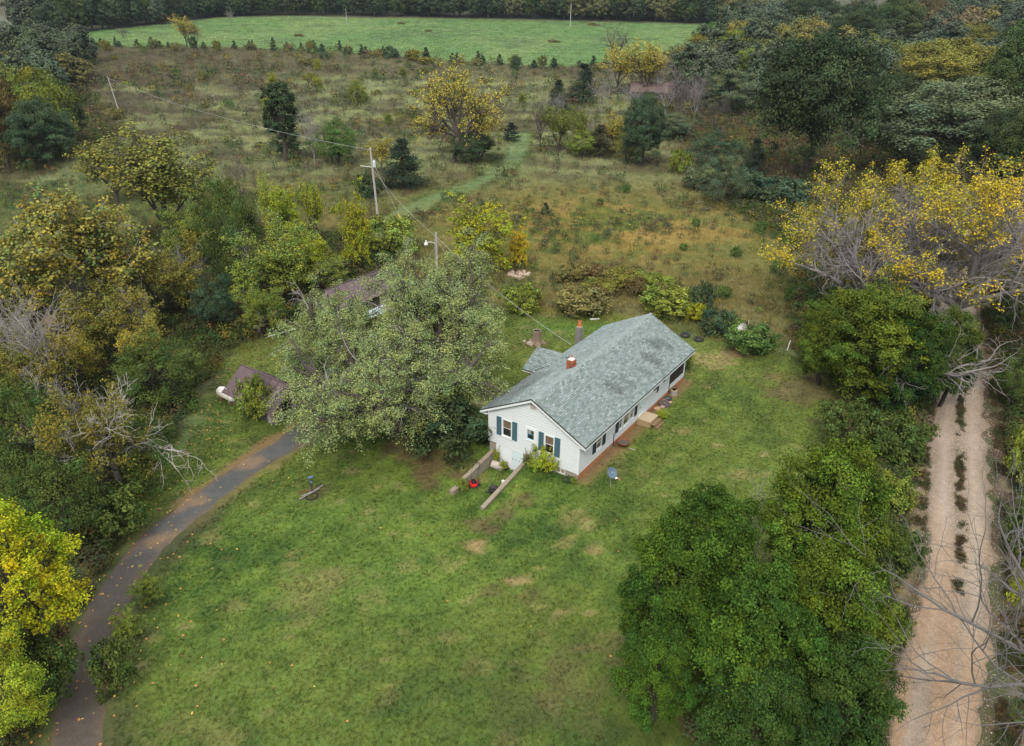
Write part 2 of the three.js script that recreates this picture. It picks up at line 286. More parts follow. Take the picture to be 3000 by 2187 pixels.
// ---------- the house ----------
const M = {
  siding: std(0.75, 0.795, 0.82, { roughness: 0.5 }), trim: std(0.79, 0.825, 0.84, { roughness: 0.45 }), door: std(0.66, 0.78, 0.82, { roughness: 0.5, bumpMap: grainTex, bumpScale: 0.004 }),
  concrete: std(0.4, 0.36, 0.3, { map: grainTex, bumpMap: grainTex, bumpScale: 0.02, roughness: 0.95 }), concreteOld: std(0.42, 0.35, 0.26, { map: streakTex, bumpMap: streakTex, bumpScale: 0.03, roughness: 1 }),
  orange: std(0.6, 0.24, 0.09, { map: streakTex }), shutter: std(0.075, 0.17, 0.22, { map: streakTex, bumpMap: streakTex, bumpScale: 0.01 }), shutterDark: std(0.03, 0.05, 0.065, { map: streakTex }),
  dark: std(0.012, 0.012, 0.013), deck: std(0.05, 0.05, 0.052), brick: std(0.42, 0.11, 0.055, { map: grainTex }), brickPale: std(0.5, 0.17, 0.09, { map: grainTex }), brickDark: std(0.2, 0.06, 0.035, { map: grainTex }), mortar: std(0.36, 0.3, 0.25),
  curtain: std(0.24, 0.17, 0.13), curtainPale: std(0.5, 0.5, 0.5), glass: new THREE.MeshPhysicalMaterial({ color: 0xffffff, transmission: 1, thickness: 0, roughness: 0.03, ior: 1.5 }),
  screen: std(0.035, 0.03, 0.03, { roughness: 0.7 }), sashBlue: std(0.16, 0.36, 0.45), alu: std(0.55, 0.56, 0.56, { roughness: 0.4, metalness: 0.6 }),
  black: std(0.015, 0.015, 0.016, { roughness: 0.5 }), white: std(0.78, 0.78, 0.76, { roughness: 0.5 }), red: std(0.6, 0.02, 0.025, { roughness: 0.35 }), rust: std(0.3, 0.11, 0.05, { map: streakTex, roughness: 0.9 }),
  wood: std(0.2, 0.15, 0.1, { map: streakTex, bumpMap: streakTex, bumpScale: 0.02 }), woodGrey: std(0.42, 0.39, 0.365, { map: streakTex, bumpMap: streakTex, bumpScale: 0.02 }), woodDark: std(0.1, 0.09, 0.085, { map: streakTex, bumpMap: streakTex, bumpScale: 0.02 }),
  tin: std(0.17, 0.115, 0.128, { map: streakTex, roughness: 0.6, metalness: 0.2 }), tin2: std(0.12, 0.085, 0.092, { map: streakTex, roughness: 0.65, metalness: 0.2 }), tinBlue: std(0.55, 0.68, 0.72, { map: streakTex, roughness: 0.5, metalness: 0.1 }),
  rubber: std(0.022, 0.022, 0.024, { roughness: 0.8 }), stone: std(0.52, 0.43, 0.35, { map: grainTex }), terracotta: std(0.62, 0.16, 0.045, { roughness: 0.7 }), block: std(0.25, 0.24, 0.235, { map: grainTex, bumpMap: grainTex, bumpScale: 0.02 }),
};
const W = 7.177, L = 17.249, EAVE = 2.771, RISE = 2.165, OV = 0.584, OVF = 0.309, HALF = W / 2 + OV, SL = RISE / HALF, SB = 0.321;
const house = thing('farmhouse', 'long low white clapboard house with grey-green shingle roof on the lawn', 'house', HX, 0, HZ, HA);
const part = (name, geo, m, p = house) => mesh(name, geo, m, p);
const roofY = (x) => EAVE + SL * (HALF - Math.abs(x + W / 2));
{
  part('foundation', merge([box(W - 0.06, 1.95, L - 0.06, -W / 2, SB - 0.975, -L / 2)]), M.concrete);
  // concrete block courses on the gable side
  for (const [x0, x1] of [[-W + 0.02, -6.6], [-4.1, -0.02]]) for (let r = 0; r < 4; r++) for (let x = x0, k = 0; x < x1 - 0.02; k++) {
    const w = Math.min(k ? 0.4 : r % 2 ? 0.2 : 0.4, x1 - x), y = SB - 0.2 * (r + 1); if (w > 0.05 && !(x + w > -1.7 && x < -0.95 && r < 2) && !(x + w > -3.78 && x < -3.42 && r < 2)) part('block', box(w - 0.012, 0.188, 0.05, x + w / 2, y + 0.1, -0.025 + 0.004 * hash(k, r)), M.concrete); x += w;
  }
  const wall = new THREE.Shape([[-W + 0.03, SB], [-0.03, SB], [-0.03, roofY(-0.03) - 0.14], [-W / 2, EAVE + RISE - 0.14], [-W + 0.03, roofY(-W + 0.03) - 0.14]].map((p) => new THREE.Vector2(...p)));
  part('wall', flat(new THREE.ExtrudeGeometry(wall, { depth: L - 0.06, bevelEnabled: false }).translate(0, 0, -L + 0.03)), std(0.1, 0.12, 0.14));
  // clapboards: tilted boards cut round the openings. put(s, y, out) maps wall coordinates to the house
  const board = (x0, x1, y0, y1, cut, holes, put) => {
    const ys = [y0 + 0.026, y1, ...holes.flatMap((h) => [h[2], h[3]]).filter((y) => y > y0 + 0.03 && y < y1 - 0.004)].sort((a, b) => a - b), list = [], out = (y) => 0.034 - 0.008 * ((y - y0) / 0.2);
    for (let i = 0; i + 1 < ys.length; i++) {
      const a = ys[i], b = ys[i + 1], m = (a + b) / 2, xs = [[x0, x1]];
      for (const h of holes) if (m > h[2] && m < h[3]) { for (let q = xs.length - 1; q >= 0; q--) { const [p0, p1] = xs[q]; if (h[1] <= p0 || h[0] >= p1) continue; xs.splice(q, 1, ...[[p0, Math.max(p0, h[0])], [Math.min(p1, h[1]), p1]].filter(([s, e]) => e - s > 0.01)); } }
      for (const [s, e] of xs) {
        const [sa, ea] = cut(a, s, e), [sb, eb] = cut(b, s, e); if (ea - sa < 0.02) continue;
        list.push([Math.min(sa, sb), Math.max(ea, eb), hexa([put(sa, a, out(a)), put(ea, a, out(a)), put(ea, a, -0.01), put(sa, a, -0.01), put(sb, b, out(b)), put(Math.max(eb, sb + 0.001), b, out(b)), put(Math.max(eb, sb + 0.001), b, -0.01), put(sb, b, -0.01)])]);
      }
    }
    const runs = []; // pieces that hang together are one board
    for (const q of list) { const hit = runs.filter((r) => r.some((o) => Math.min(o[1], q[1]) - Math.max(o[0], q[0]) > 0.005)); for (const h of hit) runs.splice(runs.indexOf(h), 1); runs.push([q, ...hit.flat()]); }
    for (const r of runs) part('siding_board', merge(r.map((q) => q[2])), M.siding);
  };
  const WIN = [[-6.08, -5.24, 1.12, 2.5], [-4.05, -3.4, 1.6, 2.46], [-2.66, -1.86, 1.08, 2.5]];
  const gableCut = (y, s, e) => { const k = (y + 0.13 - EAVE) / SL; return k > OV ? [Math.max(s, -W + k - OV), Math.min(e, OV - k)] : [s, e]; };
  for (let y = SB; y < EAVE + RISE - 0.2; y += 0.2) board(-W, 0, y, y + 0.2, gableCut, [...WIN, [-3.85, -3.33, 3.96, 4.52]], (s, yy, o) => [s, yy, o]);
  const SIDE = [[2.22, 3.02, 0.93, 1.99], [5.48, 7.86, 0.86, 2.04], [8.62, 9.86, 0.5, 2.3], [14.25, 16.95, 0.72, 2.3]];
  for (let y = SB; y < 2.72; y += 0.2) board(0, L, y, Math.min(y + 0.2, 2.74), (yy, s, e) => [s, e], SIDE, (s, yy, o) => [o, yy, -s]);
  part('corner_board', merge([box(0.12, 2.52, 0.12, -0.008, SB + 1.25, -0.008)]), M.trim);
  part('corner_board', merge([box(0.12, 2.52, 0.12, -W + 0.008, SB + 1.25, -0.008)]), M.trim);
  part('frieze_board', box(0.03, 0.14, L, 0.036, 2.72, -L / 2), M.trim);
  // orange base boards under the long wall
  part('base_board', merge([box(0.05, 0.36, 3.55, 0.005, 0.12, -1.8), box(0.05, 0.24, 0.5, 0.005, 0.14, -4.1), box(0.05, 0.24, 3.6, 0.005, 0.15, -6.6), box(0.05, 0.22, 7.2, 0.005, 0.14, -13.6)]), M.orange);
  // windows. s runs along the wall, o out of it
  const bar = (put, s0, s1, y0, y1, o0, o1) => { const v = []; for (const y of [y0, y1]) for (const [s, o] of [[s0, o1], [s1, o1], [s1, o0], [s0, o0]]) v.push(put(s, y, o)); return hexa(v); };
  const ring = (put, s0, s1, y0, y1, w, o0, o1) => [bar(put, s0, s1, y0, y0 + w, o0, o1), bar(put, s0, s1, y1 - w, y1, o0, o1), bar(put, s0, s0 + w, y0 + w, y1 - w, o0, o1), bar(put, s1 - w, s1, y0 + w, y1 - w, o0, o1)];
  const pleats = (put, s0, s1, y0, y1, o) => { const l = [], n = Math.max(4, Math.round((s1 - s0) / 0.05)); for (let i = 0; i < n; i++) l.push(bar(put, lerp(s0, s1, i / n), lerp(s0, s1, (i + 0.72) / n), y0, y1, o - 0.012, o + (i % 2 ? 0.006 : 0))); return l; };
  function windowAt(put, [s0, s1, y0, y1], { trim = M.trim, sash = M.trim, curtain = M.curtain, half = false, label } = {}) {
    const w = part('window', merge(ring(put, s0 - 0.01, s1 + 0.01, y0 - 0.01, y1 + 0.01, 0.07, -0.02, 0.068)), trim); if (label) w.userData.label = label;
    part('sill', bar(put, s0 - 0.05, s1 + 0.05, y0 - 0.05, y0 - 0.012, -0.02, 0.085), trim, w);
    const a = s0 + 0.06, b = s1 - 0.06, lo = y0 + 0.06, hi = y1 - 0.06, mid = (lo + hi) / 2;
    part('backing', bar(put, a, b, lo, hi, -0.028, -0.024), M.dark, w);
    part('curtain', merge(half ? pleats(put, a + 0.02, lerp(a, b, 0.55), mid, hi - 0.03, -0.012) : pleats(put, a + 0.02, b - 0.02, mid - 0.02, hi - 0.02, -0.012)), curtain, w);
    part('sash', merge([...ring(put, a, b, mid - 0.005, hi, 0.035, 0.0, 0.03), ...ring(put, a, b, lo, mid + 0.03, 0.04, -0.006, 0.022)]), sash, w);
    part('pane', bar(put, a + 0.035, b - 0.035, mid + 0.03, hi - 0.035, 0.012, 0.015), M.glass, w); part('pane', bar(put, a + 0.04, b - 0.04, lo + 0.04, mid - 0.01, 0.006, 0.009), M.glass, w);
    return w;
  }
  function shutter(put, [s0, s1, y0, y1], m) {
    const p = part('shutter', merge([bar(put, s0, s1, y0, y1, 0.0, 0.06), ...ring(put, s0 - 0.002, s1 + 0.002, y0 - 0.002, y1 + 0.002, 0.05, 0.0, 0.078), bar(put, s0 + 0.05, s1 - 0.05, (y0 + y1) / 2 - 0.03, (y0 + y1) / 2 + 0.03, 0, 0.078)]), m);
    return p;
  }
  const front = (s, y, o) => [s, y, o], side = (s, y, o) => [o, y, -s];
  windowAt(front, WIN[0], { label: 'left gable window with pleated brown curtain' }); windowAt(front, WIN[1], { sash: M.sashBlue, curtain: M.curtainPale, half: true, label: 'small blue-framed window in the middle of the gable' }); windowAt(front, WIN[2], { label: 'right gable window behind the light green bush' });
  part('casing', merge(ring(front, -4.18, -3.27, 1.48, 2.58, 0.12, 0, 0.058)), M.trim);
  for (const s of [[-6.5, -6.12, 1.11, 2.53], [-5.2, -4.82, 1.11, 2.53], [-3.08, -2.7, 1.11, 2.53], [-1.82, -1.43, 1.11, 2.53]]) shutter(front, s, M.shutter);
  const vent = part('vent', merge(ring(front, -3.84, -3.34, 3.96, 4.51, 0.03, -0.01, 0.065)), M.trim);
  part('louvres', merge(Array.from({ length: 11 }, (_, i) => bar(front, -3.81, -3.37, 4.0 + i * 0.045, 4.025 + i * 0.045, -0.005, 0.03))), std(0.5, 0.45, 0.42), vent); part('backing', bar(front, -3.81, -3.37, 3.99, 4.49, -0.012, -0.008), std(0.14, 0.12, 0.12), vent);
  // basement: boarded bay, door, two low windows
  for (let i = 0; i < 14; i++) { const y = -1.3 + i * 0.115; part('siding_board', hexa([[-6.58, y, 0.022], [-5.3, y, 0.022], [-5.3, y, -0.03], [-6.58, y, -0.03], [-6.58, y + 0.115, 0.01], [-5.3, y + 0.115, 0.01], [-5.3, y + 0.115, -0.03], [-6.58, y + 0.115, -0.03]]), M.siding); }
  const dr = part('door', box(0.8, 1.56, 0.05, -4.8, -0.5, 0.0), M.door);
  part('door_panel', merge([bar(front, -5.12, -4.86, -1.15, -0.55, 0.0, 0.034), bar(front, -4.74, -4.48, -1.15, -0.55, 0.0, 0.034), bar(front, -5.12, -4.86, -0.4, 0.16, 0.0, 0.034), bar(front, -4.74, -4.48, -0.4, 0.16, 0.0, 0.034)]), M.door, dr);
  part('handle', new THREE.SphereGeometry(0.035, 10, 8).translate(-5.14, -0.45, 0.06), M.woodDark, dr); part('rust_stain', bar(front, -5.0, -4.84, -0.49, -0.46, 0, 0.036), M.rust, dr); part('rust_stain', bar(front, -4.7, -4.54, -0.49, -0.46, 0, 0.036), M.rust, dr);
  part('door_frame', merge([bar(front, -5.3, -5.2, -1.32, 0.31, -0.02, 0.06), bar(front, -4.4, -4.3, -1.32, 0.31, -0.02, 0.06), bar(front, -5.2, -4.4, 0.28, 0.31, -0.02, 0.06)]), M.trim); part('doorstep', bar(front, -5.32, -4.28, -1.36, -1.285, -0.02, 0.16), M.concrete);
  for (const [s0, s1] of [[-1.68, -0.97], [-3.77, -3.43]]) {
    const w = part('basement_window', merge(ring(front, s0, s1, -0.1, 0.31, 0.04, -0.06, 0.012)), M.white);
    part('mullion', bar(front, (s0 + s1) / 2 - 0.02, (s0 + s1) / 2 + 0.02, -0.06, 0.27, -0.05, 0.0), M.white, w); part('pane', bar(front, s0 + 0.04, s1 - 0.04, -0.06, 0.27, -0.045, -0.04), M.glass, w); part('backing', bar(front, s0 + 0.03, s1 - 0.03, -0.07, 0.28, -0.058, -0.052), M.dark, w);
  }
  // long side: windows, shutters, meter, door, porch
  windowAt(side, SIDE[0], { label: 'window of the long wall nearest the gable' });
  windowAt(side, [5.48, 6.06, 0.9, 2.0]); windowAt(side, [6.14, 7.1, 0.86, 2.04], { label: 'widest of the three joined windows of the long wall' }); windowAt(side, [7.18, 7.86, 0.9, 2.0]);
  for (const s of [[1.76, 2.18, 0.96, 2.02], [3.08, 3.5, 0.96, 2.02], [5.0, 5.42, 0.94, 1.98], [7.92, 8.34, 0.92, 1.96]]) shutter(side, s, M.shutterDark);
  const mt = part('electric_meter', merge([bar(side, 4.7, 4.9, 0.82, 1.14, 0.02, 0.1), cyl(0.08, 0.08, 0.1, 0.1, 0.94, -4.8).translate(0, 0, 0)]), M.alu); part('conduit', rod([0.06, 0.84, -4.8], [0.06, 0.05, -4.8], 0.025), M.black, mt);
  const d2 = part('door', bar(side, 8.76, 9.72, 0.5, 2.2, -0.02, 0.03), M.door); part('pane', bar(side, 8.95, 9.55, 1.72, 2.1, 0.03, 0.036), M.screen, d2); part('handle', new THREE.SphereGeometry(0.035, 8, 6).translate(0.07, 1.25, -8.86), M.woodDark, d2);
  part('door_frame', merge(ring(side, 8.63, 9.85, 0.46, 2.3, 0.12, -0.01, 0.06)), M.trim); part('porch_light', merge([bar(side, 8.4, 8.5, 1.75, 2.0, 0.0, 0.11)]), M.woodDark);
  for (const [a, b] of [[11.1, 12], [12.85, 13.2]]) { part('vent_slot', bar(side, a, b, 1.63, 1.74, 0.0, 0.06), M.dark); } part('bracket', merge([bar(side, 11.75, 11.8, 1.2, 1.72, 0.04, 0.1), bar(side, 11.9, 11.95, 1.3, 1.7, 0.04, 0.1)]), M.woodDark);
  const ps = part('porch_screen', bar(side, 14.2, 17.0, 0.72, 2.35, -0.02, 0.0), M.screen); part('mullion', merge([15.1, 16, 16.9].map((s) => bar(side, s - 0.03, s + 0.03, 0.72, 2.35, 0, 0.03))), M.woodDark, ps); part('post', bar(side, 14.14, 14.22, 0.1, 2.6, 0.0, 0.06), M.black, ps); part('rail', bar(side, 14.22, 17.1, 0.68, 0.74, 0.0, 0.04), M.trim, ps);
  // roof decks, fascia
  const E = EAVE, RX = -W / 2, z0 = OVF, z1 = -L - OVF;
  const slab = (xe, ye, xr, yr, za, zb, t) => { const v = xe > xr ? [[xr, yr], [xe, ye]] : [[xe, ye], [xr, yr]]; const [p, q] = v; return hexa([[p[0], p[1] - t, za], [q[0], q[1] - t, za], [q[0], q[1] - t, zb], [p[0], p[1] - t, zb], [p[0], p[1], za], [q[0], q[1], za], [q[0], q[1], zb], [p[0], p[1], zb]]); };
  const dy = 0.035;
  const roof = part('roof', merge([slab(OV, E - dy, RX, E + RISE - dy, z0, z1, 0.08), slab(-W - OV, E - dy, RX, E + RISE - dy, z0, z1, 0.08)]), M.deck);
  const rake = (xe, z) => slab(xe, E - 0.115, RX, E + RISE - 0.115, z + 0.012, z - 0.012, 0.16);
  part('fascia_board', merge([rake(OV, z0 - 0.02), rake(-W - OV, z0 - 0.02), rake(OV, z1 + 0.02), rake(-W - OV, z1 + 0.02)]), M.trim, roof);
  part('fascia_board', merge([box(0.024, 0.15, L + 0.56, OV - 0.02, E - 0.19, -L / 2), box(0.024, 0.15, L + 0.56, -W - OV + 0.02, E - 0.19, -L / 2)]), M.trim, roof);
  part('soffit', merge([box(OV - 0.06, 0.016, L + 0.5, OV / 2, E - 0.27, -L / 2), box(OV - 0.06, 0.016, L + 0.5, -W - OV / 2, E - 0.27, -L / 2)]), M.trim, roof);
  // shingles, one tab each
  const tones = [[0.26, 0.31, 0.302], [0.225, 0.275, 0.266], [0.29, 0.34, 0.332], [0.188, 0.23, 0.22], [0.19, 0.255, 0.222], [0.17, 0.205, 0.195], [0.12, 0.14, 0.138], [0.085, 0.095, 0.097], [0.35, 0.395, 0.385]];
  const toneMat = tones.map((t) => std(...t, { roughness: 0.95, map: grainTex })), R = rng(77), rest = { p: [], c: [], uv: [] };
  const tabGeo = [0, 1, 2].map((k) => hexa([[-0.142 + 0.003 * k, -0.02, 0.064], [0.142 - 0.003 * k, -0.02, 0.064], [0.146, -0.012, -0.066], [-0.146, -0.012, -0.066], [-0.142 + 0.003 * k, 0.014, 0.064], [0.142 - 0.003 * k, 0.014 - 0.001 * k, 0.064], [0.146, 0.002, -0.066], [-0.146, 0.002, -0.066]]));
  let singles = 0;
  // origin at the eave, u along the eave, v up the slope, n out of it
  function cover(o, u, v, n, len, up, keep, stain, single) {
    const m4 = new THREE.Matrix4(), rows = Math.round(up / 0.142), ex = up / rows;
    for (let r = 0; r < rows; r++) {
      const off = (r % 2) * 0.15 + (R() - 0.5) * 0.02;
      for (let s = -off; s < len - 0.02; s += 0.3) {
        const a = Math.max(0, s), b = Math.min(len, s + 0.3), w = b - a; if (w < 0.05) continue;
        const h = (r + 0.5) * ex, sx = (a + b) / 2, wave = 0.018 * Math.sin(sx * 0.9 + 1) * Math.sin((h / up) * 3) + (R() - 0.5) * 0.003, c = o.clone().addScaledVector(u, sx).addScaledVector(v, h).addScaledVector(n, wave);
        if (!keep(c)) continue;
        const st = stain(sx, h / up), q = R(); let t = q < 0.3 ? 0 : q < 0.55 ? 1 : q < 0.74 ? 2 : q < 0.87 ? 3 : q < 0.96 ? 4 : 8;
        const k = st + (R() - 0.5) * 0.22; if (k > 0.72) t = 7; else if (k > 0.5) t = 6; else if (k > 0.3) t = 5; else if (k < -0.25) t = R() < 0.5 ? 8 : 2;
        m4.makeBasis(u.clone().multiplyScalar(w / 0.3), n, v.clone().negate()).setPosition(c);
        const g = tabGeo[Math.floor(R() * 3)];
        if (single && singles < 300 && single(sx, h)) { const s1 = part('shingle', g, toneMat[t], roof); s1.matrix.copy(m4); s1.matrix.decompose(s1.position, s1.quaternion, s1.scale); singles++; continue; }
        const gg = g.clone().applyMatrix4(m4), P = gg.attributes.position.array, tint = 0.94 + R() * 0.12;
        for (let i = 0; i < P.length; i += 3) { rest.p.push(P[i], P[i + 1], P[i + 2]); rest.c.push(...tones[t].map((x) => x * tint)); rest.uv.push(sx + P[i] * 0.3, h + P[i + 2] * 0.3); }
      }
    }
  }
  const V3 = (x, y, z) => new THREE.Vector3(x, y, z), slope = Math.hypot(HALF, RISE), cx = HALF / slope, cy = RISE / slope;
  const streak = (s, h, c, w, h0, h1) => Math.exp(-(((s - c + (h - 0.4) * 1.2) / w) ** 2)) * S(h0 - 0.12, h0 + 0.08, h) * S(h1 + 0.12, h1 - 0.08, h);
  // long slope seen from the lawn: u runs from the front gable to the back
  cover(V3(OV, E, z0), V3(0, 0, -1), V3(-cx, cy, 0), V3(cy, cx, 0), L + 2 * OVF, slope, () => true,
    (s, h) => 0.4 * streak(s, h, 6.8, 0.55, 0.22, 0.58) + 0.25 * streak(s, h, 8.2, 0.5, 0.1, 0.5) + 0.3 * streak(s, h, 10.6, 0.5, 0.15, 0.5) + 0.36 * streak(s, h, 14.6, 0.55, 0.4, 0.78) + 0.32 * streak(s, h, 15.6, 0.5, 0.25, 0.6) + 0.36 * streak(s, h, 12.6, 0.6, 0.2, 0.55) + 0.45 * (fbm(s * 0.5, h * 2.4, 3) - 0.5) - 0.34 * S(0.82, 1, h) - 0.1 * S(0.5, 0.1, h) * S(8, 2, s) + 0.12 * S(0.75, 0.3, h),
    (s, h) => s < 4.2 && h < 3.1);
  cover(V3(-W - OV, E, z1), V3(0, 0, 1), V3(cx, cy, 0), V3(-cy, cx, 0), L + 2 * OVF, slope, () => true,
    (s, h) => 0.5 * S(9.5, 13, s) * S(0.75, 0.35, h) * (0.6 + 0.8 * fbm(s * 0.7, h * 3, 3)) + 0.35 * (fbm(s * 0.6 + 7, h * 3, 3) - 0.5) - 0.25 * S(0.7, 1, h));
  // wing roof
  const EC = -8.731, EH = 2.057, EY = 2.67, ER = EY + SL * EH, EX = -W - 1.779, MX = -W - OV + (ER - EAVE) / SL;
  const es = Math.hypot(EH, ER - EY), ec = EH / es, ey = (ER - EY) / es;
  const eslab = (zs) => hexa([[EX, EY - dy - 0.08, EC + zs * EH], [MX, EY - dy - 0.08, EC + zs * EH], [MX, ER - dy - 0.08, EC], [EX, ER - dy - 0.08, EC], [EX, EY - dy, EC + zs * EH], [MX, EY - dy, EC + zs * EH], [MX, ER - dy, EC], [EX, ER - dy, EC]]);
  const wing = part('wing_roof', merge([eslab(1), eslab(-1)]), M.deck);
  part('fascia_board', merge([box(1.5, 0.15, 0.03, EX + 0.75, EY - 0.11, EC + EH - 0.02)]), M.trim, wing);
  const above = (c) => c.y > roofY(c.x) + 0.01 || c.x < -W - OV;
  cover(V3(EX, EY, EC + EH), V3(1, 0, 0), V3(0, ey, -ec), V3(0, ec, ey), MX - EX + 0.1, es, above, (s, h) => 0.3 * (fbm(s, h * 4, 3) - 0.5));
  cover(V3(MX + 0.1, EY, EC - EH), V3(-1, 0, 0), V3(0, ey, ec), V3(0, ec, -ey), MX - EX + 0.1, es, above, (s, h) => 0.1 - 0.2 * h);
  const sg = new THREE.BufferGeometry(); sg.setAttribute('position', new THREE.Float32BufferAttribute(rest.p, 3)); sg.setAttribute('color', new THREE.Float32BufferAttribute(rest.c, 3)); sg.setAttribute('uv', new THREE.Float32BufferAttribute(rest.uv, 2)); sg.computeVertexNormals();
  stuff(part('shingles', sg, std(1, 1, 1, { vertexColors: true, roughness: 0.95, map: grainTex }), roof));
  const caps = []; for (let z = z0, i = 0; z > z1 + 0.2; z -= 0.28, i++) { const y = E + RISE + 0.012 + 0.006 * (i % 2), q = 0.15; caps.push(hexa([[RX - q, y - q * SL, z], [RX, y, z], [RX, y - 0.004, z - 0.29], [RX - q, y - q * SL - 0.004, z - 0.29], [RX - q, y - q * SL + 0.014, z], [RX, y + 0.014, z], [RX, y + 0.008, z - 0.29], [RX - q, y - q * SL + 0.008, z - 0.29]]), hexa([[RX, y, z], [RX + q, y - q * SL, z], [RX + q, y - q * SL - 0.004, z - 0.29], [RX, y - 0.004, z - 0.29], [RX, y + 0.014, z], [RX + q, y - q * SL + 0.014, z], [RX + q, y - q * SL + 0.008, z - 0.29], [RX, y + 0.008, z - 0.29]])); }
  part('ridge_caps', merge(caps), toneMat[2], roof);
  part('wing_wall', box(1.42, 2.9, 3.3, -W - 0.7, 1.05, EC), M.brickDark);
  // chimneys
  const ch = part('brick_chimney', box(0.44, 1.1, 0.44, -4.1, 4.72, -5.62), M.mortar);
  for (let r = 0; r < 12; r++) for (let f = 0; f < 4; f++) for (let k = 0; k < 2; k++) {
    const a = (f * Math.PI) / 2, off = (k - 0.5) * 0.235 + (r % 2 ? 0.035 : -0.035), m = [M.brick, M.brickPale, M.brick, M.brickDark][Math.floor(hash(r * 8 + f, k) * 4)], b = mesh('brick', box(0.215, 0.066, 0.05, 0, 0, 0), m, ch);
    b.position.set(-4.1 + Math.sin(a) * 0.225 + Math.cos(a) * off, 4.42 + r * 0.074, -5.62 + Math.cos(a) * 0.225 - Math.sin(a) * off); b.rotation.y = a;
  }
  part('cap', merge([box(0.36, 0.05, 0.36, -4.1, 5.3, -5.62), cyl(0.12, 0.12, 0.16, -4.1, 5.31, -5.62)]), M.white, ch); part('flue', cyl(0.085, 0.085, 0.1, -4.1, 5.46, -5.62), M.brick, ch);
  part('loose_brick', box(0.2, 0.07, 0.1, -3.74, 4.88, -5.55).rotateZ(0), M.brick, ch);
  const bc = part('block_chimney', box(0.4, 4.0, 0.4, -W - 0.83, 2.0, -13.6), M.mortar);
  for (let r = 0; r < 20; r++) for (let f = 0; f < 4; f++) { const a = (f * Math.PI) / 2, b = part('block', box(0.41, 0.186, 0.04, 0, 0, 0), M.block, bc); b.position.set(-W - 0.83 + Math.sin(a) * 0.2, 0.1 + r * 0.198, -13.6 + Math.cos(a) * 0.2); b.rotation.y = a; }
  part('flue', merge([cyl(0.15, 0.14, 0.52, -W - 0.83, 3.95, -13.6, 14), new THREE.TorusGeometry(0.14, 0.025, 6, 14).rotateX(Math.PI / 2).translate(-W - 0.83, 4.47, -13.6)]), M.terracotta, bc);
  part('flue_hole', cyl(0.115, 0.115, 0.01, -W - 0.83, 4.475, -13.6, 14), M.dark, bc);
}
// retaining walls of the basement ramp
{
  const RW = (lx, half, y0, y1, len, end, label) => {
    const [x, z] = toWorld(lx, 0), w = thing('retaining_wall', label, 'retaining wall', x, 0, z, HA), R = rng(lx * 10 | 0);
    for (let k = 0, s = 0.06; s < len; k++) {
      const e = Math.min(len, s + 0.95), ya = lerp(y0, y1, s / len) + (R() - 0.5) * 0.02, yb = lerp(y0, y1, e / len) + (R() - 0.5) * 0.02;
      mesh('wall_section', hexa([[-half, -1.7, e], [half, -1.7, e], [half, -1.7, s], [-half, -1.7, s], [-half, yb - 0.1, e], [half, yb - 0.1, e], [half, ya - 0.1, s], [-half, ya - 0.1, s]]), M.concrete, w);
      mesh('coping', hexa([[-half - 0.03, yb - 0.1, e - 0.01], [half + 0.03, yb - 0.1, e - 0.01], [half + 0.03, ya - 0.1, s], [-half - 0.03, ya - 0.1, s], [-half - 0.02, yb, e - 0.01], [half + 0.02, yb, e - 0.01], [half + 0.02, ya, s], [-half - 0.02, ya, s]]), M.concreteOld, w); s = e;
    }
    if (end) mesh('end_block', merge([box(0.34, 0.5, 0.6, 0, -1.25, len + 0.75)]), M.concreteOld, w);
  };
  RW(-6.76, 0.13, -0.25, -0.78, 3.75, true, 'stained concrete wall on the juniper side of the basement ramp, red mower below it');
  RW(-4.14, 0.12, -0.28, -1.12, 4.9, false, 'low rounded concrete wall on the bush side of the basement ramp');
}

// ---------- plants ----------
class Leaves { // folded leaf-sized faces with their own colour
  constructor() { this.p = []; this.c = []; this.i = []; }
  add(x, y, z, nx, ny, nz, len, wid, tone, R) {
    let k = Math.hypot(nx, ny, nz) || 1; nx /= k; ny /= k; nz /= k;
    let ax = R() - 0.5, ay = (R() - 0.5) * 0.6, az = R() - 0.5; const d = ax * nx + ay * ny + az * nz; ax -= d * nx; ay -= d * ny; az -= d * nz; k = Math.hypot(ax, ay, az) || 1; ax /= k; ay /= k; az /= k;
    const bx = ny * az - nz * ay, by = nz * ax - nx * az, bz = nx * ay - ny * ax, h = len / 2, w = wid / 2, f = wid * 0.16, v = this.p.length / 3;
    this.p.push(x - ax * h, y - ay * h, z - az * h, x + bx * w + nx * f, y + by * w + ny * f, z + bz * w + nz * f, x + ax * h, y + ay * h, z + az * h, x - bx * w + nx * f, y - by * w + ny * f, z - bz * w + nz * f);
    for (let q = 0; q < 4; q++) this.c.push(tone[0], tone[1], tone[2]);
    this.i.push(v, v + 2, v + 1, v, v + 3, v + 2);
  }
  build() { const g = new THREE.BufferGeometry(); g.setAttribute('position', new THREE.Float32BufferAttribute(this.p, 3)); g.setAttribute('color', new THREE.Float32BufferAttribute(this.c, 3)); g.setIndex(this.i); return g; }
}
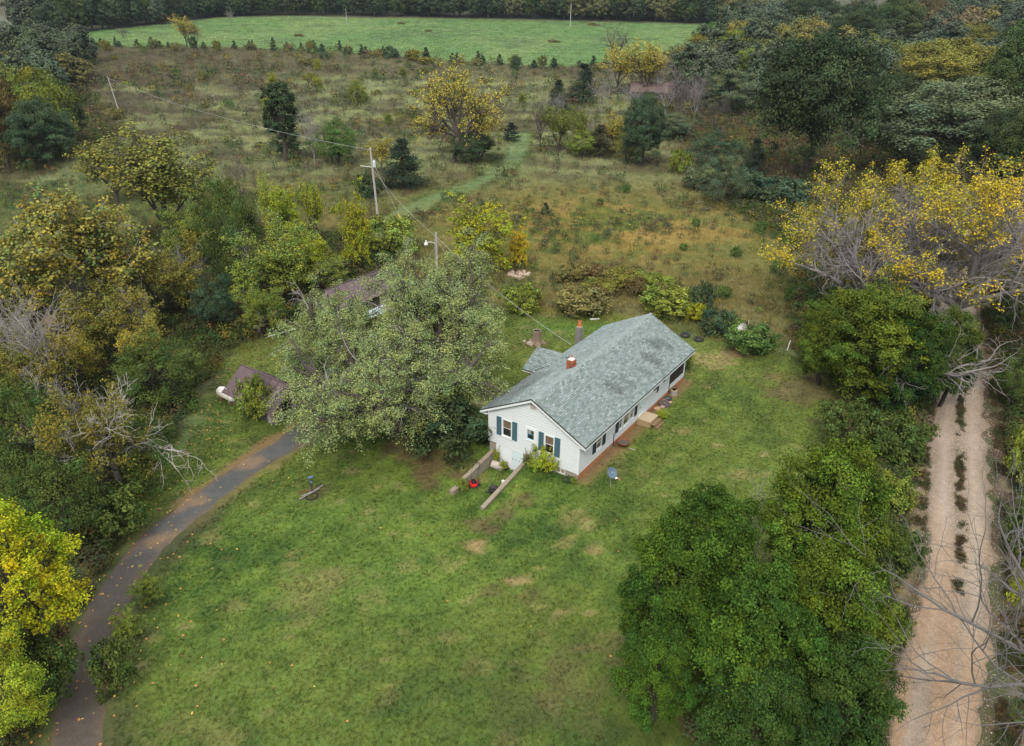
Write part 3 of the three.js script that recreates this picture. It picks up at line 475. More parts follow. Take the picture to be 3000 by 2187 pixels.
class Tubes {
  constructor() { this.p = []; this.n = []; this.i = []; this.u = []; }
  add(pts, r0, r1, sides) {
    const m = pts.length, t = new THREE.Vector3(), a = new THREE.Vector3(), b = new THREE.Vector3(); let v0 = this.p.length / 3, len = 0;
    for (let k = 0; k < m; k++) {
      t.copy(pts[Math.min(k + 1, m - 1)]).sub(pts[Math.max(k - 1, 0)]).normalize(); a.set(Math.abs(t.y) > 0.9 ? 1 : 0, Math.abs(t.y) > 0.9 ? 0 : 1, 0).cross(t).normalize(); b.copy(t).cross(a);
      const r = lerp(r0, r1, k / (m - 1)); if (k) len += pts[k].distanceTo(pts[k - 1]);
      for (let s = 0; s < sides; s++) { const w = (s / sides) * Math.PI * 2, c = Math.cos(w), e = Math.sin(w), x = a.x * c + b.x * e, y = a.y * c + b.y * e, z = a.z * c + b.z * e; this.p.push(pts[k].x + x * r, pts[k].y + y * r, pts[k].z + z * r); this.n.push(x, y, z); this.u.push(s / sides, len); }
      if (k) for (let s = 0; s < sides; s++) { const q = v0 + (k - 1) * sides, e = (s + 1) % sides; this.i.push(q + s, q + e, q + sides + e, q + s, q + sides + e, q + sides + s); }
    }
  }
  build() { const g = new THREE.BufferGeometry(); g.setAttribute('position', new THREE.Float32BufferAttribute(this.p, 3)); g.setAttribute('normal', new THREE.Float32BufferAttribute(this.n, 3)); g.setAttribute('uv', new THREE.Float32BufferAttribute(this.u, 2)); g.setIndex(this.i); return g; }
}
const rv = (R) => { const y = R() * 2 - 1, a = R() * 6.2832, s = Math.sqrt(1 - y * y); return new THREE.Vector3(Math.cos(a) * s, y, Math.sin(a) * s); };
// hue wander: d<0 greener, d>0 yellower, k brightness
const hue = (d, k) => [k * (1 + 0.55 * d), k * (1 + 0.12 * d), k * (1 - 0.35 * d)];
// crown of lobes that carry clumps that carry leaves, on limbs
function dense(seed, { h, r, cb = 0.2, lobes = 12, clumps = 14, leaves = 70, len = 0.3, wid = 0.16, vary = 0.35, shape = 1, stems = 1, trunk = 0.03, patchy = 0, lobeK = 0.36 }) {
  const R = rng(seed), L = new Leaves(), B = new Tubes(), top = h, base = h * cb, cy = (top + base) / 2, ry = (top - base) / 2, g = Math.PI * (3 - Math.sqrt(5)), forks = [];
  for (let s = 0; s < stems; s++) {
    const a = R() * 6.28, sp = stems > 1 ? r * 0.3 : 0, p0 = new THREE.Vector3(Math.cos(a) * sp * 0.4, -0.2, Math.sin(a) * sp * 0.4), p2 = new THREE.Vector3(Math.cos(a) * sp + (R() - 0.5) * r * 0.15, lerp(base, cy, 0.7), Math.sin(a) * sp + (R() - 0.5) * r * 0.15), p1 = p0.clone().lerp(p2, 0.5).add(new THREE.Vector3((R() - 0.5) * r * 0.1, 0, (R() - 0.5) * r * 0.1)), rad = h * trunk * (stems > 1 ? 0.6 : 1);
    B.add([p0, p1, p2], rad * 1.25, rad * 0.6, 7); forks.push([p1, p2, rad]);
  }
  for (let i = 0; i < lobes; i++) {
    const yy = 1 - ((i + 0.5) / lobes) * (cb < 0.12 ? 1.85 : 1.6), rr = Math.sqrt(Math.max(0, 1 - yy * yy)), a = i * g + R() * 0.9, k = 0.48 + R() * 0.32, taper = shape === 1 ? 1 : lerp(1, 1 - Math.max(0, yy) * 0.5, shape - 1), lobeR = r * lobeK * (0.8 + R() * 0.45);
    const c = new THREE.Vector3(Math.cos(a) * rr * r * k * taper, cy + yy * ry * (k + 0.06), Math.sin(a) * rr * r * k * taper), od = new THREE.Vector3(Math.cos(a) * rr, yy * 0.8 + 0.25, Math.sin(a) * rr).normalize();
    const [f1, f2, fr] = forks[i % forks.length]; B.add([f1.clone().lerp(f2, R()), f2.clone().lerp(c, 0.5).add(new THREE.Vector3(0, (R() - 0.4) * r * 0.1, 0)), c.clone().addScaledVector(od, lobeR * 0.5)], fr * 0.45, fr * 0.1, 5);
    const lt = (R() - 0.5) * vary, lk = 0.8 + R() * 0.4;
    for (let j = 0; j < clumps; j++) {
      const d = rv(R).addScaledVector(od, 0.55); d.y += 0.25; d.normalize(); if (patchy && R() < patchy) continue;
      const cc = c.clone().addScaledVector(d, lobeR * (0.5 + R() * 0.8)), cr = lobeR * (0.26 + R() * 0.22), ct = lt + (R() - 0.5) * vary, ck = lk * (0.74 + R() * 0.52);
      for (let q = 0; q < leaves; q++) {
        const e = rv(R), w = cr * Math.cbrt(R()) * (R() < 0.3 ? 1 + R() * 1.3 : 1), n = [e.x * 0.45 + d.x * 0.45 + (R() - 0.5) * 1.1, e.y * 0.35 + 0.55 + (R() - 0.5) * 0.7, e.z * 0.45 + d.z * 0.45 + (R() - 0.5) * 1.1], z = 0.75 + R() * 0.5;
        L.add(cc.x + e.x * w, cc.y + e.y * w * 0.72, cc.z + e.z * w, n[0], n[1], n[2], len * z, wid * z, hue(ct + (R() - 0.5) * 0.5, ck * (0.5 + R() * 1.0)), R);
      }
    }
  }
  return { h, r, trunk: B.build(), crown: L.build() };
}
// branching tree: leaves sit on the last twigs
function airy(seed, o) {
  const { h, r, trunkH = 0.25, trunkR = 0.25, limbs = 5, el = [35, 75], kids = [6, 5, 4], ratio = 0.6, up = 0.12, wander = 0.3, leaves = 14, len = 0.3, wid = 0.15, spread = 0.5, dead = 0, deadBelow = 0, vary = 0.5, lean = [0, 0], droop = 0, twigR = 0.012, top = null, limbList = null, outer = 0 } = o;
  const R = rng(seed), L = new Leaves(), B = new Tubes(), bare = new Tubes(), max = kids.length, V = (x, y, z) => new THREE.Vector3(x, y, z);
  const ring = [9, 7, 5, 4, 3, 3], tips = [], ends = [];
  function grow(p, d, length, rad, lev, leafless, tone) {
    const n = lev < 2 ? 6 : lev === max ? 3 : 4, pts = [p.clone()], q = p.clone(), dir = d.clone(), end = lev === max ? twigR * 0.5 : Math.max(rad * 0.42, twigR);
    for (let i = 0; i < n; i++) { dir.addScaledVector(rv(R), wander * (lev ? 1 : 0.6)); dir.y += lev < max - 1 ? up : -droop; dir.normalize(); q.addScaledVector(dir, length / n); pts.push(q.clone()); }
    (leafless ? bare : B).add(pts, rad, end, ring[Math.min(lev, 5)]);
    const at = (t) => { const f = t * n, i = Math.min(n - 1, Math.floor(f)); return pts[i].clone().lerp(pts[i + 1], f - i); };
    if (lev < max) {
      const c = kids[lev];
      for (let k = 0; k < c; k++) {
        const t = k === c - 1 ? 1 : lerp(lev ? 0.22 : 0.35, 0.98, (k + R()) / c), s = at(t), i = Math.min(n - 1, Math.floor(t * n)), ax = pts[i + 1].clone().sub(pts[i]).normalize(), side = rv(R).cross(ax).normalize(), ang = k === c - 1 ? 0.25 : 0.6 + R() * 0.55;
        grow(s, ax.multiplyScalar(Math.cos(ang)).addScaledVector(side, Math.sin(ang)), length * ratio * (0.7 + R() * 0.5) * (1 - t * 0.25), Math.max(twigR, lerp(rad, end, t) * 0.62), lev + 1, leafless || (lev < 2 && R() < dead) || s.y < deadBelow, tone + (R() - 0.5) * vary * 0.5);
      }
    } else if (!leafless && leaves) {
      tips.push({ at, q, ct: tone + (R() - 0.5) * vary, pick: R() });
    }
    if (lev === max) ends.push([Math.hypot(q.x, q.z), q.y]);
  }
  function leafOut(ax, ay) {
    for (const { at, q, ct, pick } of tips) {
      if (outer && pick > S(outer - 0.16, outer + 0.14, Math.hypot(q.x / ax, q.z / ax, Math.max(0, q.y / ay - 0.35) / 0.65) * (q.y < ay * 0.3 ? 0.7 : 1))) continue;
      for (let k = 0; k < leaves; k++) { const s = at(0.25 + 0.75 * R()), e = rv(R), w = spread * Math.sqrt(R()), z = 0.7 + R() * 0.6; L.add(s.x + e.x * w, s.y + e.y * w * 0.6 - droop * w, s.z + e.z * w, e.x * 0.6 + (R() - 0.5) * 0.7, 0.7 + (R() - 0.5) * 0.8, e.z * 0.6 + (R() - 0.5) * 0.7, len * z, wid * z, hue(ct + (R() - 0.5) * 0.5, 0.55 + R() * 0.9), R); }
    }
  }
  const t0 = V(0, -0.2, 0), t1 = V(lean[0], h * trunkH, lean[1]), base = t0.clone().lerp(t1, 0.55).add(V((R() - 0.5) * 0.3, 0, (R() - 0.5) * 0.3));
  if (trunkH > 0) B.add([t0, base, t1], trunkR * 1.3, trunkR * 0.85, 10);
  const list = limbList ?? Array.from({ length: limbs }, (_, i) => [(i / limbs) * 360 + R() * 50, lerp(el[0], el[1], R()), 0.85 + R() * 0.3]);
  for (const [az, e, k, lf] of list) { const a = az * Math.PI / 180, b = e * Math.PI / 180; grow(t1.clone(), V(Math.cos(a) * Math.cos(b), Math.sin(b), Math.sin(a) * Math.cos(b)), k * Math.min(h * (1 - trunkH) / Math.max(0.55, Math.sin(b) + 0.15), r * 1.1 / Math.max(0.3, Math.cos(b))) * 0.62, trunkR * (list.length > 1 ? 0.62 : 0.8), 0, lf === 'bare', 0); }
  if (top) grow(t1.clone(), V(0.1, 1, 0.05).normalize(), h * (1 - trunkH) * top, trunkR * 0.75, 0, false, 0);
  const rs = ends.map((e) => e[0]).sort((a, b) => a - b), ys = ends.map((e) => e[1]).sort((a, b) => a - b), ax = rs[Math.floor(rs.length * 0.96)], ay = ys[Math.floor(ys.length * 0.99)];
  leafOut(ax, ay);
  return { h: ay + 0.3, r: ax + 0.2, want: { h, r }, trunk: B.build(), crown: leaves ? L.build() : null, bare: bare.p.length ? bare.build() : null };
}
// conical tiers of drooping sprays
function cedar(seed, { h, r, tiers = 16, per = 13, leaves = 26, len = 0.3, wid = 0.11 }) {
  const R = rng(seed), L = new Leaves(), B = new Tubes(); B.add([new THREE.Vector3(0, -0.2, 0), new THREE.Vector3(0.05, h * 0.5, 0), new THREE.Vector3(0, h * 0.97, 0)], h * 0.022, 0.02, 6);
  for (let t = 0; t < tiers; t++) {
    const f = t / (tiers - 1), y = h * (0.06 + 0.92 * f), rad = r * Math.pow(1 - f, 0.72) * (0.82 + R() * 0.3) + 0.06, n = Math.max(4, Math.round(per * (1 - f * 0.65)));
    for (let k = 0; k < n; k++) {
      const a = R() * 6.283, rr = rad * (0.75 + R() * 0.42), tone = (R() - 0.5) * 0.25, bk = 0.8 + R() * 0.4;
      if (k % 2 === 0) B.add([new THREE.Vector3(0, y, 0), new THREE.Vector3(Math.cos(a) * rr * 0.8, y + rr * 0.12, Math.sin(a) * rr * 0.8)], 0.03, 0.01, 3);
      for (let q = 0; q < leaves; q++) { const s = Math.sqrt(0.12 + 0.88 * R()), w = 0.24 * r * (1.2 - s * 0.5), x = Math.cos(a) * rr * s + (R() - 0.5) * w * 2, z = Math.sin(a) * rr * s + (R() - 0.5) * w * 2, zz = 0.7 + R() * 0.6; L.add(x, y + rr * s * 0.25 + (R() - 0.5) * h * 0.06, z, Math.cos(a) * 0.5 + (R() - 0.5), 0.8 + (R() - 0.5), Math.sin(a) * 0.5 + (R() - 0.5), len * zz, wid * zz, hue(tone + (R() - 0.5) * 0.3, bk * (0.8 + R() * 0.4)), R); }
    }
  }
  return { h, r, trunk: B.build(), crown: L.build() };
}
const leafMat = {}, LEAF = {
  dark: [0.044, 0.07, 0.028], mid: [0.06, 0.096, 0.028], grey: [0.1, 0.135, 0.066], olive: [0.17, 0.165, 0.03], brown: [0.13, 0.1, 0.04], pale: [0.15, 0.155, 0.06], lime: [0.16, 0.19, 0.028], yellow: [0.3, 0.27, 0.045], gold: [0.4, 0.35, 0.06], bluegreen: [0.055, 0.09, 0.044], green: [0.085, 0.15, 0.035], cedar: [0.024, 0.042, 0.024], cedarbrown: [0.05, 0.05, 0.022],
  yellowwalnut: [0.36, 0.31, 0.026],
  locust: [0.18, 0.19, 0.036],
  grovegold: [0.27, 0.235, 0.036],
  dark2: [0.07, 0.105, 0.024], green2: [0.175, 0.22, 0.036], lime2: [0.27, 0.32, 0.026], bright: [0.33, 0.34, 0.014], near1: [0.05, 0.1, 0.012], near2: [0.08, 0.13, 0.014], near3: [0.036, 0.072, 0.014], olivebright: [0.085, 0.12, 0.014], lemon: [0.26, 0.28, 0.02], gold2: [0.46, 0.35, 0.022], brownolive: [0.18, 0.165, 0.055], elm: [0.24, 0.3, 0.105], syc: [0.235, 0.22, 0.045], far: [0.055, 0.085, 0.04],
};
const leafOf = (k) => leafMat[k] ??= new THREE.MeshPhysicalMaterial({ color: lin(...LEAF[k]), vertexColors: true, roughness: 0.7, specularIntensity: 0.18, side: THREE.DoubleSide });
const BARK = { bark: [0.09, 0.075, 0.06], barkgrey: [0.3, 0.28, 0.265], barkdark: [0.11, 0.09, 0.08], barkgold: [0.2, 0.17, 0.12], barkbrown: [0.16, 0.1, 0.085], barkred: [0.15, 0.115, 0.105], barkwhite: [0.52, 0.48, 0.43], barkmid: [0.19, 0.18, 0.17], barkpale: [0.36, 0.33, 0.3] }, barkMat = {};
const barkOf = (k) => barkMat[k] ??= std(...BARK[k], { map: grainTex, bumpMap: grainTex, bumpScale: 0.02, roughness: 0.95 });
const proto = {
  oak: [dense(11, { h: 18, r: 9, cb: 0.1, lobes: 34, clumps: 15, leaves: 100, len: 0.32, wid: 0.21, trunk: 0.028, lobeK: 0.31 }), dense(12, { h: 18, r: 8, cb: 0.1, lobes: 32, clumps: 15, leaves: 100, len: 0.31, wid: 0.2, trunk: 0.028, shape: 1.5, lobeK: 0.31 }), dense(13, { h: 16, r: 8.5, cb: 0.12, lobes: 30, clumps: 16, leaves: 100, len: 0.32, wid: 0.21, lobeK: 0.32 })],
  shrubT: [dense(21, { h: 8, r: 3.6, cb: 0.06, lobes: 20, clumps: 15, leaves: 90, len: 0.16, wid: 0.09, stems: 3, vary: 0.6, patchy: 0.2, lobeK: 0.33 }), dense(22, { h: 8, r: 3.2, cb: 0.04, lobes: 22, clumps: 14, leaves: 90, len: 0.16, wid: 0.09, stems: 4, vary: 0.6, patchy: 0.22, shape: 1.4 }), dense(23, { h: 7.5, r: 4, cb: 0.08, lobes: 22, clumps: 14, leaves: 90, len: 0.16, wid: 0.09, stems: 3, vary: 0.6, patchy: 0.2 })],
  shrub: [dense(31, { h: 2.6, r: 1.8, cb: 0.02, lobes: 14, clumps: 12, leaves: 34, len: 0.19, wid: 0.11, stems: 5, vary: 0.5, patchy: 0.12 }), dense(32, { h: 2.4, r: 1.9, cb: 0, lobes: 15, clumps: 12, leaves: 32, len: 0.2, wid: 0.1, stems: 5, vary: 0.55, patchy: 0.18 })],
  near: [dense(41, { h: 8, r: 3, cb: 0.04, lobes: 36, clumps: 15, leaves: 135, len: 0.145, wid: 0.08, stems: 3, vary: 0.6, patchy: 0.16, lobeK: 0.27 }), dense(42, { h: 8, r: 3.2, cb: 0.04, lobes: 36, clumps: 15, leaves: 135, len: 0.145, wid: 0.08, stems: 3, vary: 0.6, patchy: 0.18, shape: 1.3, lobeK: 0.27 })],
  yellow: [dense(51, { h: 9, r: 3.2, cb: 0.14, lobes: 32, clumps: 14, leaves: 120, len: 0.13, wid: 0.075, stems: 2, vary: 0.9, patchy: 0.36, lobeK: 0.25 })],
  pillar: [dense(61, { h: 14, r: 3, cb: 0.14, lobes: 22, clumps: 14, leaves: 60, len: 0.32, wid: 0.2, vary: 0.25 })],
  cedar: [cedar(71, { h: 8, r: 3, leaves: 40, len: 0.34, wid: 0.14 }), cedar(72, { h: 8, r: 3.4, tiers: 14, leaves: 40, len: 0.36, wid: 0.14 })],
  cedarS: [cedar(73, { h: 4, r: 1.7, tiers: 9, per: 9, leaves: 16, len: 0.42, wid: 0.22 })],
  airy: [airy(81, { h: 14, r: 6, trunkH: 0.2, trunkR: 0.26, limbs: 5, kids: [6, 6, 4], leaves: 10, len: 0.32, wid: 0.19, spread: 0.7, el: [45, 80], dead: 0.08, vary: 0.5, twigR: 0.03 }), airy(82, { h: 14, r: 6, trunkH: 0.15, trunkR: 0.22, limbs: 6, kids: [6, 5, 4], leaves: 11, len: 0.32, wid: 0.19, spread: 0.75, el: [40, 75], dead: 0.05, vary: 0.5, twigR: 0.03 })],
  bare: [airy(91, { h: 12, r: 5, trunkH: 0.22, trunkR: 0.2, limbs: 4, kids: [6, 5, 4], leaves: 0, el: [45, 80], twigR: 0.022, wander: 0.28 }), airy(92, { h: 12, r: 4.5, trunkH: 0.12, trunkR: 0.16, limbs: 5, kids: [5, 5, 4], leaves: 0, el: [50, 82], twigR: 0.022, wander: 0.3 })],
  grove: [airy(111, { h: 8, r: 3.8, trunkH: 0.12, trunkR: 0.14, limbs: 6, kids: [6, 6, 5], leaves: 19, len: 0.17, wid: 0.095, spread: 0.42, el: [35, 80], dead: 0.1, vary: 0.7, twigR: 0.013 }), airy(112, { h: 8, r: 3.6, trunkH: 0.1, trunkR: 0.12, limbs: 7, kids: [6, 6, 4], leaves: 24, len: 0.18, wid: 0.095, spread: 0.45, el: [45, 82], dead: 0.08, vary: 0.8, twigR: 0.013 })],
  sap: [airy(101, { h: 8, r: 3.4, trunkH: 0.06, trunkR: 0.09, limbs: 7, kids: [6, 5], leaves: 42, len: 0.24, wid: 0.13, spread: 0.45, el: [55, 82], vary: 0.6, droop: 0.15, twigR: 0.014 })],
};
function plantGroup(name, pr, leafKey, barkKey) {
  const g = new THREE.Group(); if (pr.trunk) mesh('trunk', pr.trunk, barkOf(barkKey), g); if (pr.crown) mesh('crown', pr.crown, leafOf(leafKey), g); if (pr.bare) mesh('dead_branches', pr.bare, barkOf('barkpale'), g);
  g.name = name; return g;
}
const made = {}; let planted = 0;
function plant(kind, name, tint, x, z, h, r, label, category, group, sink = 0) {
  const key = kind === 'shrub' && h > 4.6 ? 'shrubT' : kind === 'cedar' && h < 5 ? 'cedarS' : kind, list = proto[key], v = (tint.length + (planted++ % 2 && tint !== 'cedar' ? 0 : 1)) % list.length, pr = list[v];
  const leafKey = kind === 'bare' ? 'dark' : tint, barkKey = kind === 'bare' ? tint : kind === 'airy' && /gold|yellow/.test(tint) ? 'barkdark' : 'bark', k = key + v + tint;
  const o = (made[k] ??= plantGroup(name, pr, leafKey, barkKey)).clone();
  o.name = numbered(name); o.position.set(x, T(x, z) - sink, z); o.scale.set(r / pr.r, h / pr.h, r / pr.r); o.rotation.y = hash(planted, 7) * 6.28; scene.add(o);
  return tag(o, label, category, group);
}
// single trees that the picture shows close: [kind, name, leaf, x, z, height, radius, label]
for (const [kind, name, tint, x, z, h, r, label] of [
  ['oak', 'oak_tree', 'dark', 51.0, -131.9, 23.0, 10.5, 'broad dark green oak standing alone at the edge of the brown clearing'],
  ['oak', 'oak_tree', 'grey', 76.7, -134.5, 15.5, 14.6, 'wide round grey-green oak behind the yellow walnut by the gravel road'],
  ['oak', 'oak_tree', 'olive', 113.8, -213.0, 16.8, 16.1, 'olive-brown oak rising behind the wide grey-green oak'],
  ['oak', 'oak_tree', 'mid', 106.4, -162.6, 24.5, 10.0, 'tall green oak at the right edge above the grey-green oak'],
  ['airy', 'walnut_tree', 'lime', 103.6, -222.0, 16.8, 7.7, 'thin yellow-green tree with pale limbs between the dark oaks'],
  ['oak', 'oak_tree', 'dark', 120.4, -287.4, 19.5, 9.7, 'dark oak just above the thin yellow-green tree'],
  ['oak', 'oak_tree', 'mid', 153.6, -329.7, 20.4, 11.6, 'tall dark green oak reaching the top of the wood, left of the rusty one'],
  ['oak', 'oak_tree', 'brown', 177.4, -351.1, 19.3, 9.6, 'rusty dark oak beside the tall dark green oak at the top of the wood'],
  ['oak', 'oak_tree', 'dark', 132.1, -371.0, 18.5, 15.7, 'dark oak crown at the end of the far pasture fence line'],
  ['airy', 'ash_tree', 'yellow', 100.2, -285.6, 16.5, 8.4, 'yellow-olive feathery tree against the dark oaks beside the pasture'],
  ['oak', 'oak_tree', 'pale', 121.0, -407.9, 14.2, 10.5, 'pale olive tree beside the pole at the far end of the pasture'],
  ['airy', 'ash_tree', 'yellow', 82.0, -278.8, 13.7, 9.0, 'yellow loose tree at the corner of the pasture, left of the feathery one'],
  ['oak', 'maple_tree', 'green', 66.2, -272.4, 14.8, 7.2, 'fresh green tree at the pasture corner, in front of the grey brush'],
  ['oak', 'oak_tree', 'pale', 229.5, -410.5, 13.7, 16.1, 'pale yellow tree at the far top right of the wood'],
  ['oak', 'oak_tree', 'mid', 240.8, -392.2, 13.4, 10.7, 'dark green oak at the top right corner of the picture'],
  ['oak', 'oak_tree', 'olive', 169.5, -303.0, 14.0, 10.7, 'olive oak in front of the pale yellow tree'],
  ['oak', 'oak_tree', 'mid', 91.1, -228.1, 13.9, 8.6, 'green oak between the broad dark oak and the thin yellow-green tree'],
  ['oak', 'oak_tree', 'dark', 77.4, -120.9, 12.7, 5.2, 'dark oak behind the right shoulder of the grey-green oak'],
  ['shrub', 'shrub_tree', 'grey', 31.2, -111.2, 7.3, 3.7, 'grey-green bushy tree at the back corner of the dry grass'],
  ['shrub', 'shrub_tree', 'bluegreen', 35.8, -134.7, 6.8, 5.1, 'grey-blue bushy tree behind the one at the dry grass corner'],
  ['cedar', 'cedar_tree', 'cedar', 40.5, -127.0, 7.3, 2.6, 'dark cedar half hidden between the grey bushes and the broad oak'],
  ['shrub', 'shrub', 'bluegreen', 40.1, -113.1, 3.6, 4.5, 'low spreading dark shrubs right of the grey-green bushy tree'],
  ['bare', 'bare_tree', 'barkgrey', 71.9, -160.3, 8.2, 5.7, 'leafless grey tree under the right side of the broad oak'],
  ['airy', 'walnut_tree', 'gold', 29.3, -225.8, 13.4, 6.4, 'golden walnut left of a matching one by the hidden shed'],
  ['airy', 'walnut_tree', 'gold', 36.8, -220.8, 15.4, 6.6, 'golden walnut right of a matching one, in front of the hidden shed'],
  ['bare', 'bare_tree', 'barkdark', 35.2, -280.0, 15.4, 8.2, 'leafless spreading tree rising over the golden walnuts at the pasture edge'],
  ['cedar', 'cedar_tree', 'cedar', 11.0, -198.8, 8.1, 3.3, 'narrow dark cedar with bare brush before it, left of a bigger cedar'],
  ['cedar', 'cedar_tree', 'cedar', 18.4, -212.9, 10.1, 4.8, 'big dark cedar at the pasture edge left of the golden walnuts'],
  ['bare', 'bare_tree', 'barkgrey', 10.4, -192.8, 7.0, 3.7, 'pale leafless brush in front of the narrow dark cedar'],
  ['bare', 'bare_tree', 'barkdark', 5.1, -153.4, 11.7, 3.1, 'thin leafless tree right of the mown gap'],
  ['airy', 'sapling_tree', 'lime', 8.8, -152.7, 8.9, 3.6, 'thin lime-green saplings beside the leafless tree at the mown gap'],
  ['airy', 'sapling_tree', 'lime', 12.1, -151.5, 8.6, 3.2, 'lime-green sapling left of the round dark cedar'],
  ['airy', 'sapling_tree', 'yellow', 19.7, -149.6, 8.1, 3.2, 'yellow sapling standing over the round dark cedar'],
  ['cedar', 'cedar_tree', 'cedarbrown', 16.6, -147.1, 6.2, 3.3, 'round brownish dark cedar at the back of the dry grass'],
  ['oak', 'oak_tree', 'bluegreen', 23.6, -139.0, 12.3, 4.5, 'dense dark blue-green tree at the back of the dry grass'],
  ['bare', 'bare_tree', 'barkred', 37.0, -173.3, 17.9, 5.8, 'twisted leafless tree with red creeper on its trunk'],
  ['bare', 'bare_tree', 'barkgrey', 50.0, -211.8, 14.7, 6.3, 'grey leafless tree behind the red creeper tree'],
  ['bare', 'bare_tree', 'barkgrey', 40.3, -221.0, 11.8, 5.5, 'grey leafless tree close behind the golden walnuts'],
  ['shrub', 'shrub', 'lime', 29.3, -133.5, 3.9, 2.0, 'yellow-green shrub at the back corner of the dry grass'],
  ['shrub', 'shrub', 'dark', -7.4, -140.3, 5.7, 4.6, 'dark green thicket under the large golden walnut'],
  ['cedar', 'cedar_tree', 'cedar', -0.8, -164.4, 3.7, 2.2, 'small dark cedar at the top of the mown gap'],
  ['cedar', 'cedar_tree', 'cedar', -18.0, -119.4, 7.8, 4.0, 'wide dark cedar right of the utility pole with the transformer'],
  ['shrub', 'shrub', 'dark', -22.6, -113.1, 3.2, 2.1, 'low dark shrub at the foot of the utility pole'],
  ['airy', 'sapling_tree', 'yellow', -23.3, -130.3, 6.5, 2.6, 'thin golden sapling behind the utility pole'],
  ['shrub', 'shrub', 'lime', -41.5, -205.0, 6.5, 2.5, 'bright green bush with dark base in the open meadow'],
  ['airy', 'ash_tree', 'gold', -129.4, -313.9, 12.1, 5.0, 'golden tree standing at the near edge of the pasture'],
  ['bare', 'bare_tree', 'barkgold', -126.3, -315.6, 11.6, 4.1, 'half-bare tree beside the golden one at the pasture edge'],
  ['bare', 'bush', 'barkbrown', -171.0, -349.1, 4.6, 4.8, 'brown leafless bush alone in the left of the pasture'],
  ['shrub', 'bush', 'brown', -177.7, -407.4, 3.9, 3.9, 'round brown bush at the far edge of the pasture'],
  ['bare', 'bare_tree', 'barkgrey', -147.0, -416.1, 7.1, 3.1, 'thin leafless tree before the far wood'],
  ['pillar', 'pear_tree', 'dark', -42.3, -138.1, 14.7, 3.1, 'tall narrow dark green tree in the meadow behind the grove'],
  ['shrub', 'shrub', 'bluegreen', -43.3, -142.3, 5.1, 2.9, 'blue-green shrub hiding the foot of the tall narrow tree'],
  ['shrub', 'shrub_tree', 'green', -32.7, -136.7, 7.8, 4.3, 'bright green bushy tree left of the utility pole'],
  ['bare', 'bare_tree', 'barkgrey', -36.0, -134.5, 12.8, 3.1, 'grey leafless tree between the narrow tree and the bright bushy one'],
  ['shrub', 'shrub_tree', 'lime', -89.5, -142.2, 16.1, 7.0, 'yellow-green tree at the left wood corner by the leaning pole'],
  ['shrub', 'shrub_tree', 'dark', -90.5, -154.0, 12.9, 3.9, 'dark green tree at the tip of the left wood'],
  ['oak', 'oak_tree', 'bluegreen', -84.5, -135.3, 11.4, 5.6, 'blue-green tree low at the front of the left wood'],
  ['oak', 'oak_tree', 'brown', -93.6, -137.2, 16.1, 5.0, 'brownish tree at the left edge of the left wood'],
  ['oak', 'oak_tree', 'mid', -157.0, -258.4, 7.7, 5.2, 'dark tree at the back of the left wood'],
  ['oak', 'oak_tree', 'olive', -154.3, -240.6, 7.6, 6.0, 'olive tree at the back left of the left wood'],
  ['oak', 'oak_tree', 'dark', -189.5, -293.6, 8.2, 5.4, 'dark tree at the left edge under the pasture'],
  ['oak', 'oak_tree', 'dark', -105.7, -163.9, 10.1, 4.8, 'dark tree in the middle of the left wood'],
  ['airy', 'locust_tree', 'locust', -44.6, -91.4, 13.9, 7.4, 'large feathery olive locust behind the sycamore'],
  ['airy', 'locust_tree', 'locust', -58.5, -107.4, 9.7, 5.4, 'feathery olive locust left of the largest one'],
  ['bare', 'bare_tree', 'barkgold', -41.2, -110.2, 8.0, 4.1, 'greyish half-bare tree with few yellow leaves behind the grove'],
  ['grove', 'shrub_tree', 'lime2', -28.5, -88.2, 8.8, 3.0, 'bright yellow-green tree at the back of the grove left of the utility pole'],
  ['grove', 'shrub_tree', 'green2', -23.3, -69.1, 8.9, 4.7, 'spreading yellow-green tree in front of the red-roofed barn'],
  ['shrub', 'shrub_tree', 'dark2', -30.8, -76.5, 11.1, 3.4, 'dark green tree in the middle of the grove'],
  ['grove', 'shrub_tree', 'olive', -34.2, -67.8, 8.5, 4.7, 'olive-yellow tree right of the sycamore'],
  ['shrub', 'shrub', 'bluegreen', -28.8, -65.4, 5.2, 2.1, 'round blue-green bush at the grove edge by the lawn'],
  ['grove', 'shrub', 'green2', -23.6, -63.1, 5.9, 2.4, 'light green bush at the grove edge near the white beam'],
  ['shrub', 'shrub_tree', 'dark2', -27.8, -51.1, 5.5, 3.4, 'dark green tree at the lawn side of the grove, below the olive one'],
  ['grove', 'shrub_tree', 'olive', -34.5, -57.6, 8.0, 4.3, 'olive and orange-spotted tree below the sycamore'],
  ['airy', 'sapling_tree', 'lime2', -24.8, -89.3, 7.9, 1.8, 'thin yellowing sapling between the bright tree and the pole'],
  ['sap', 'sapling_tree', 'lemon', -17.6, -78.6, 9.5, 2.3, 'golden sapling just below the utility pole'],
  ['grove', 'shrub', 'green2', -20.0, -73.5, 4.0, 2.9, 'green thicket behind the barn roof'],
  ['shrub', 'shrub', 'green2', -15.8, -86.0, 3.9, 3.6, 'green weeds and brush below the utility pole'],
  ['shrub', 'shrub_tree', 'dark2', -31.3, -39.0, 8.1, 3.2, 'dark mixed tree at the left edge beside the white dead limbs'],
  ['grove', 'shrub_tree', 'olive', -25.9, -37.6, 8.5, 3.3, 'olive tree behind the white dead limbs over the driveway'],
  ['shrub', 'shrub_tree', 'dark2', -24.1, -39.9, 5.4, 2.3, 'dark tree at the driveway side of the grove'],
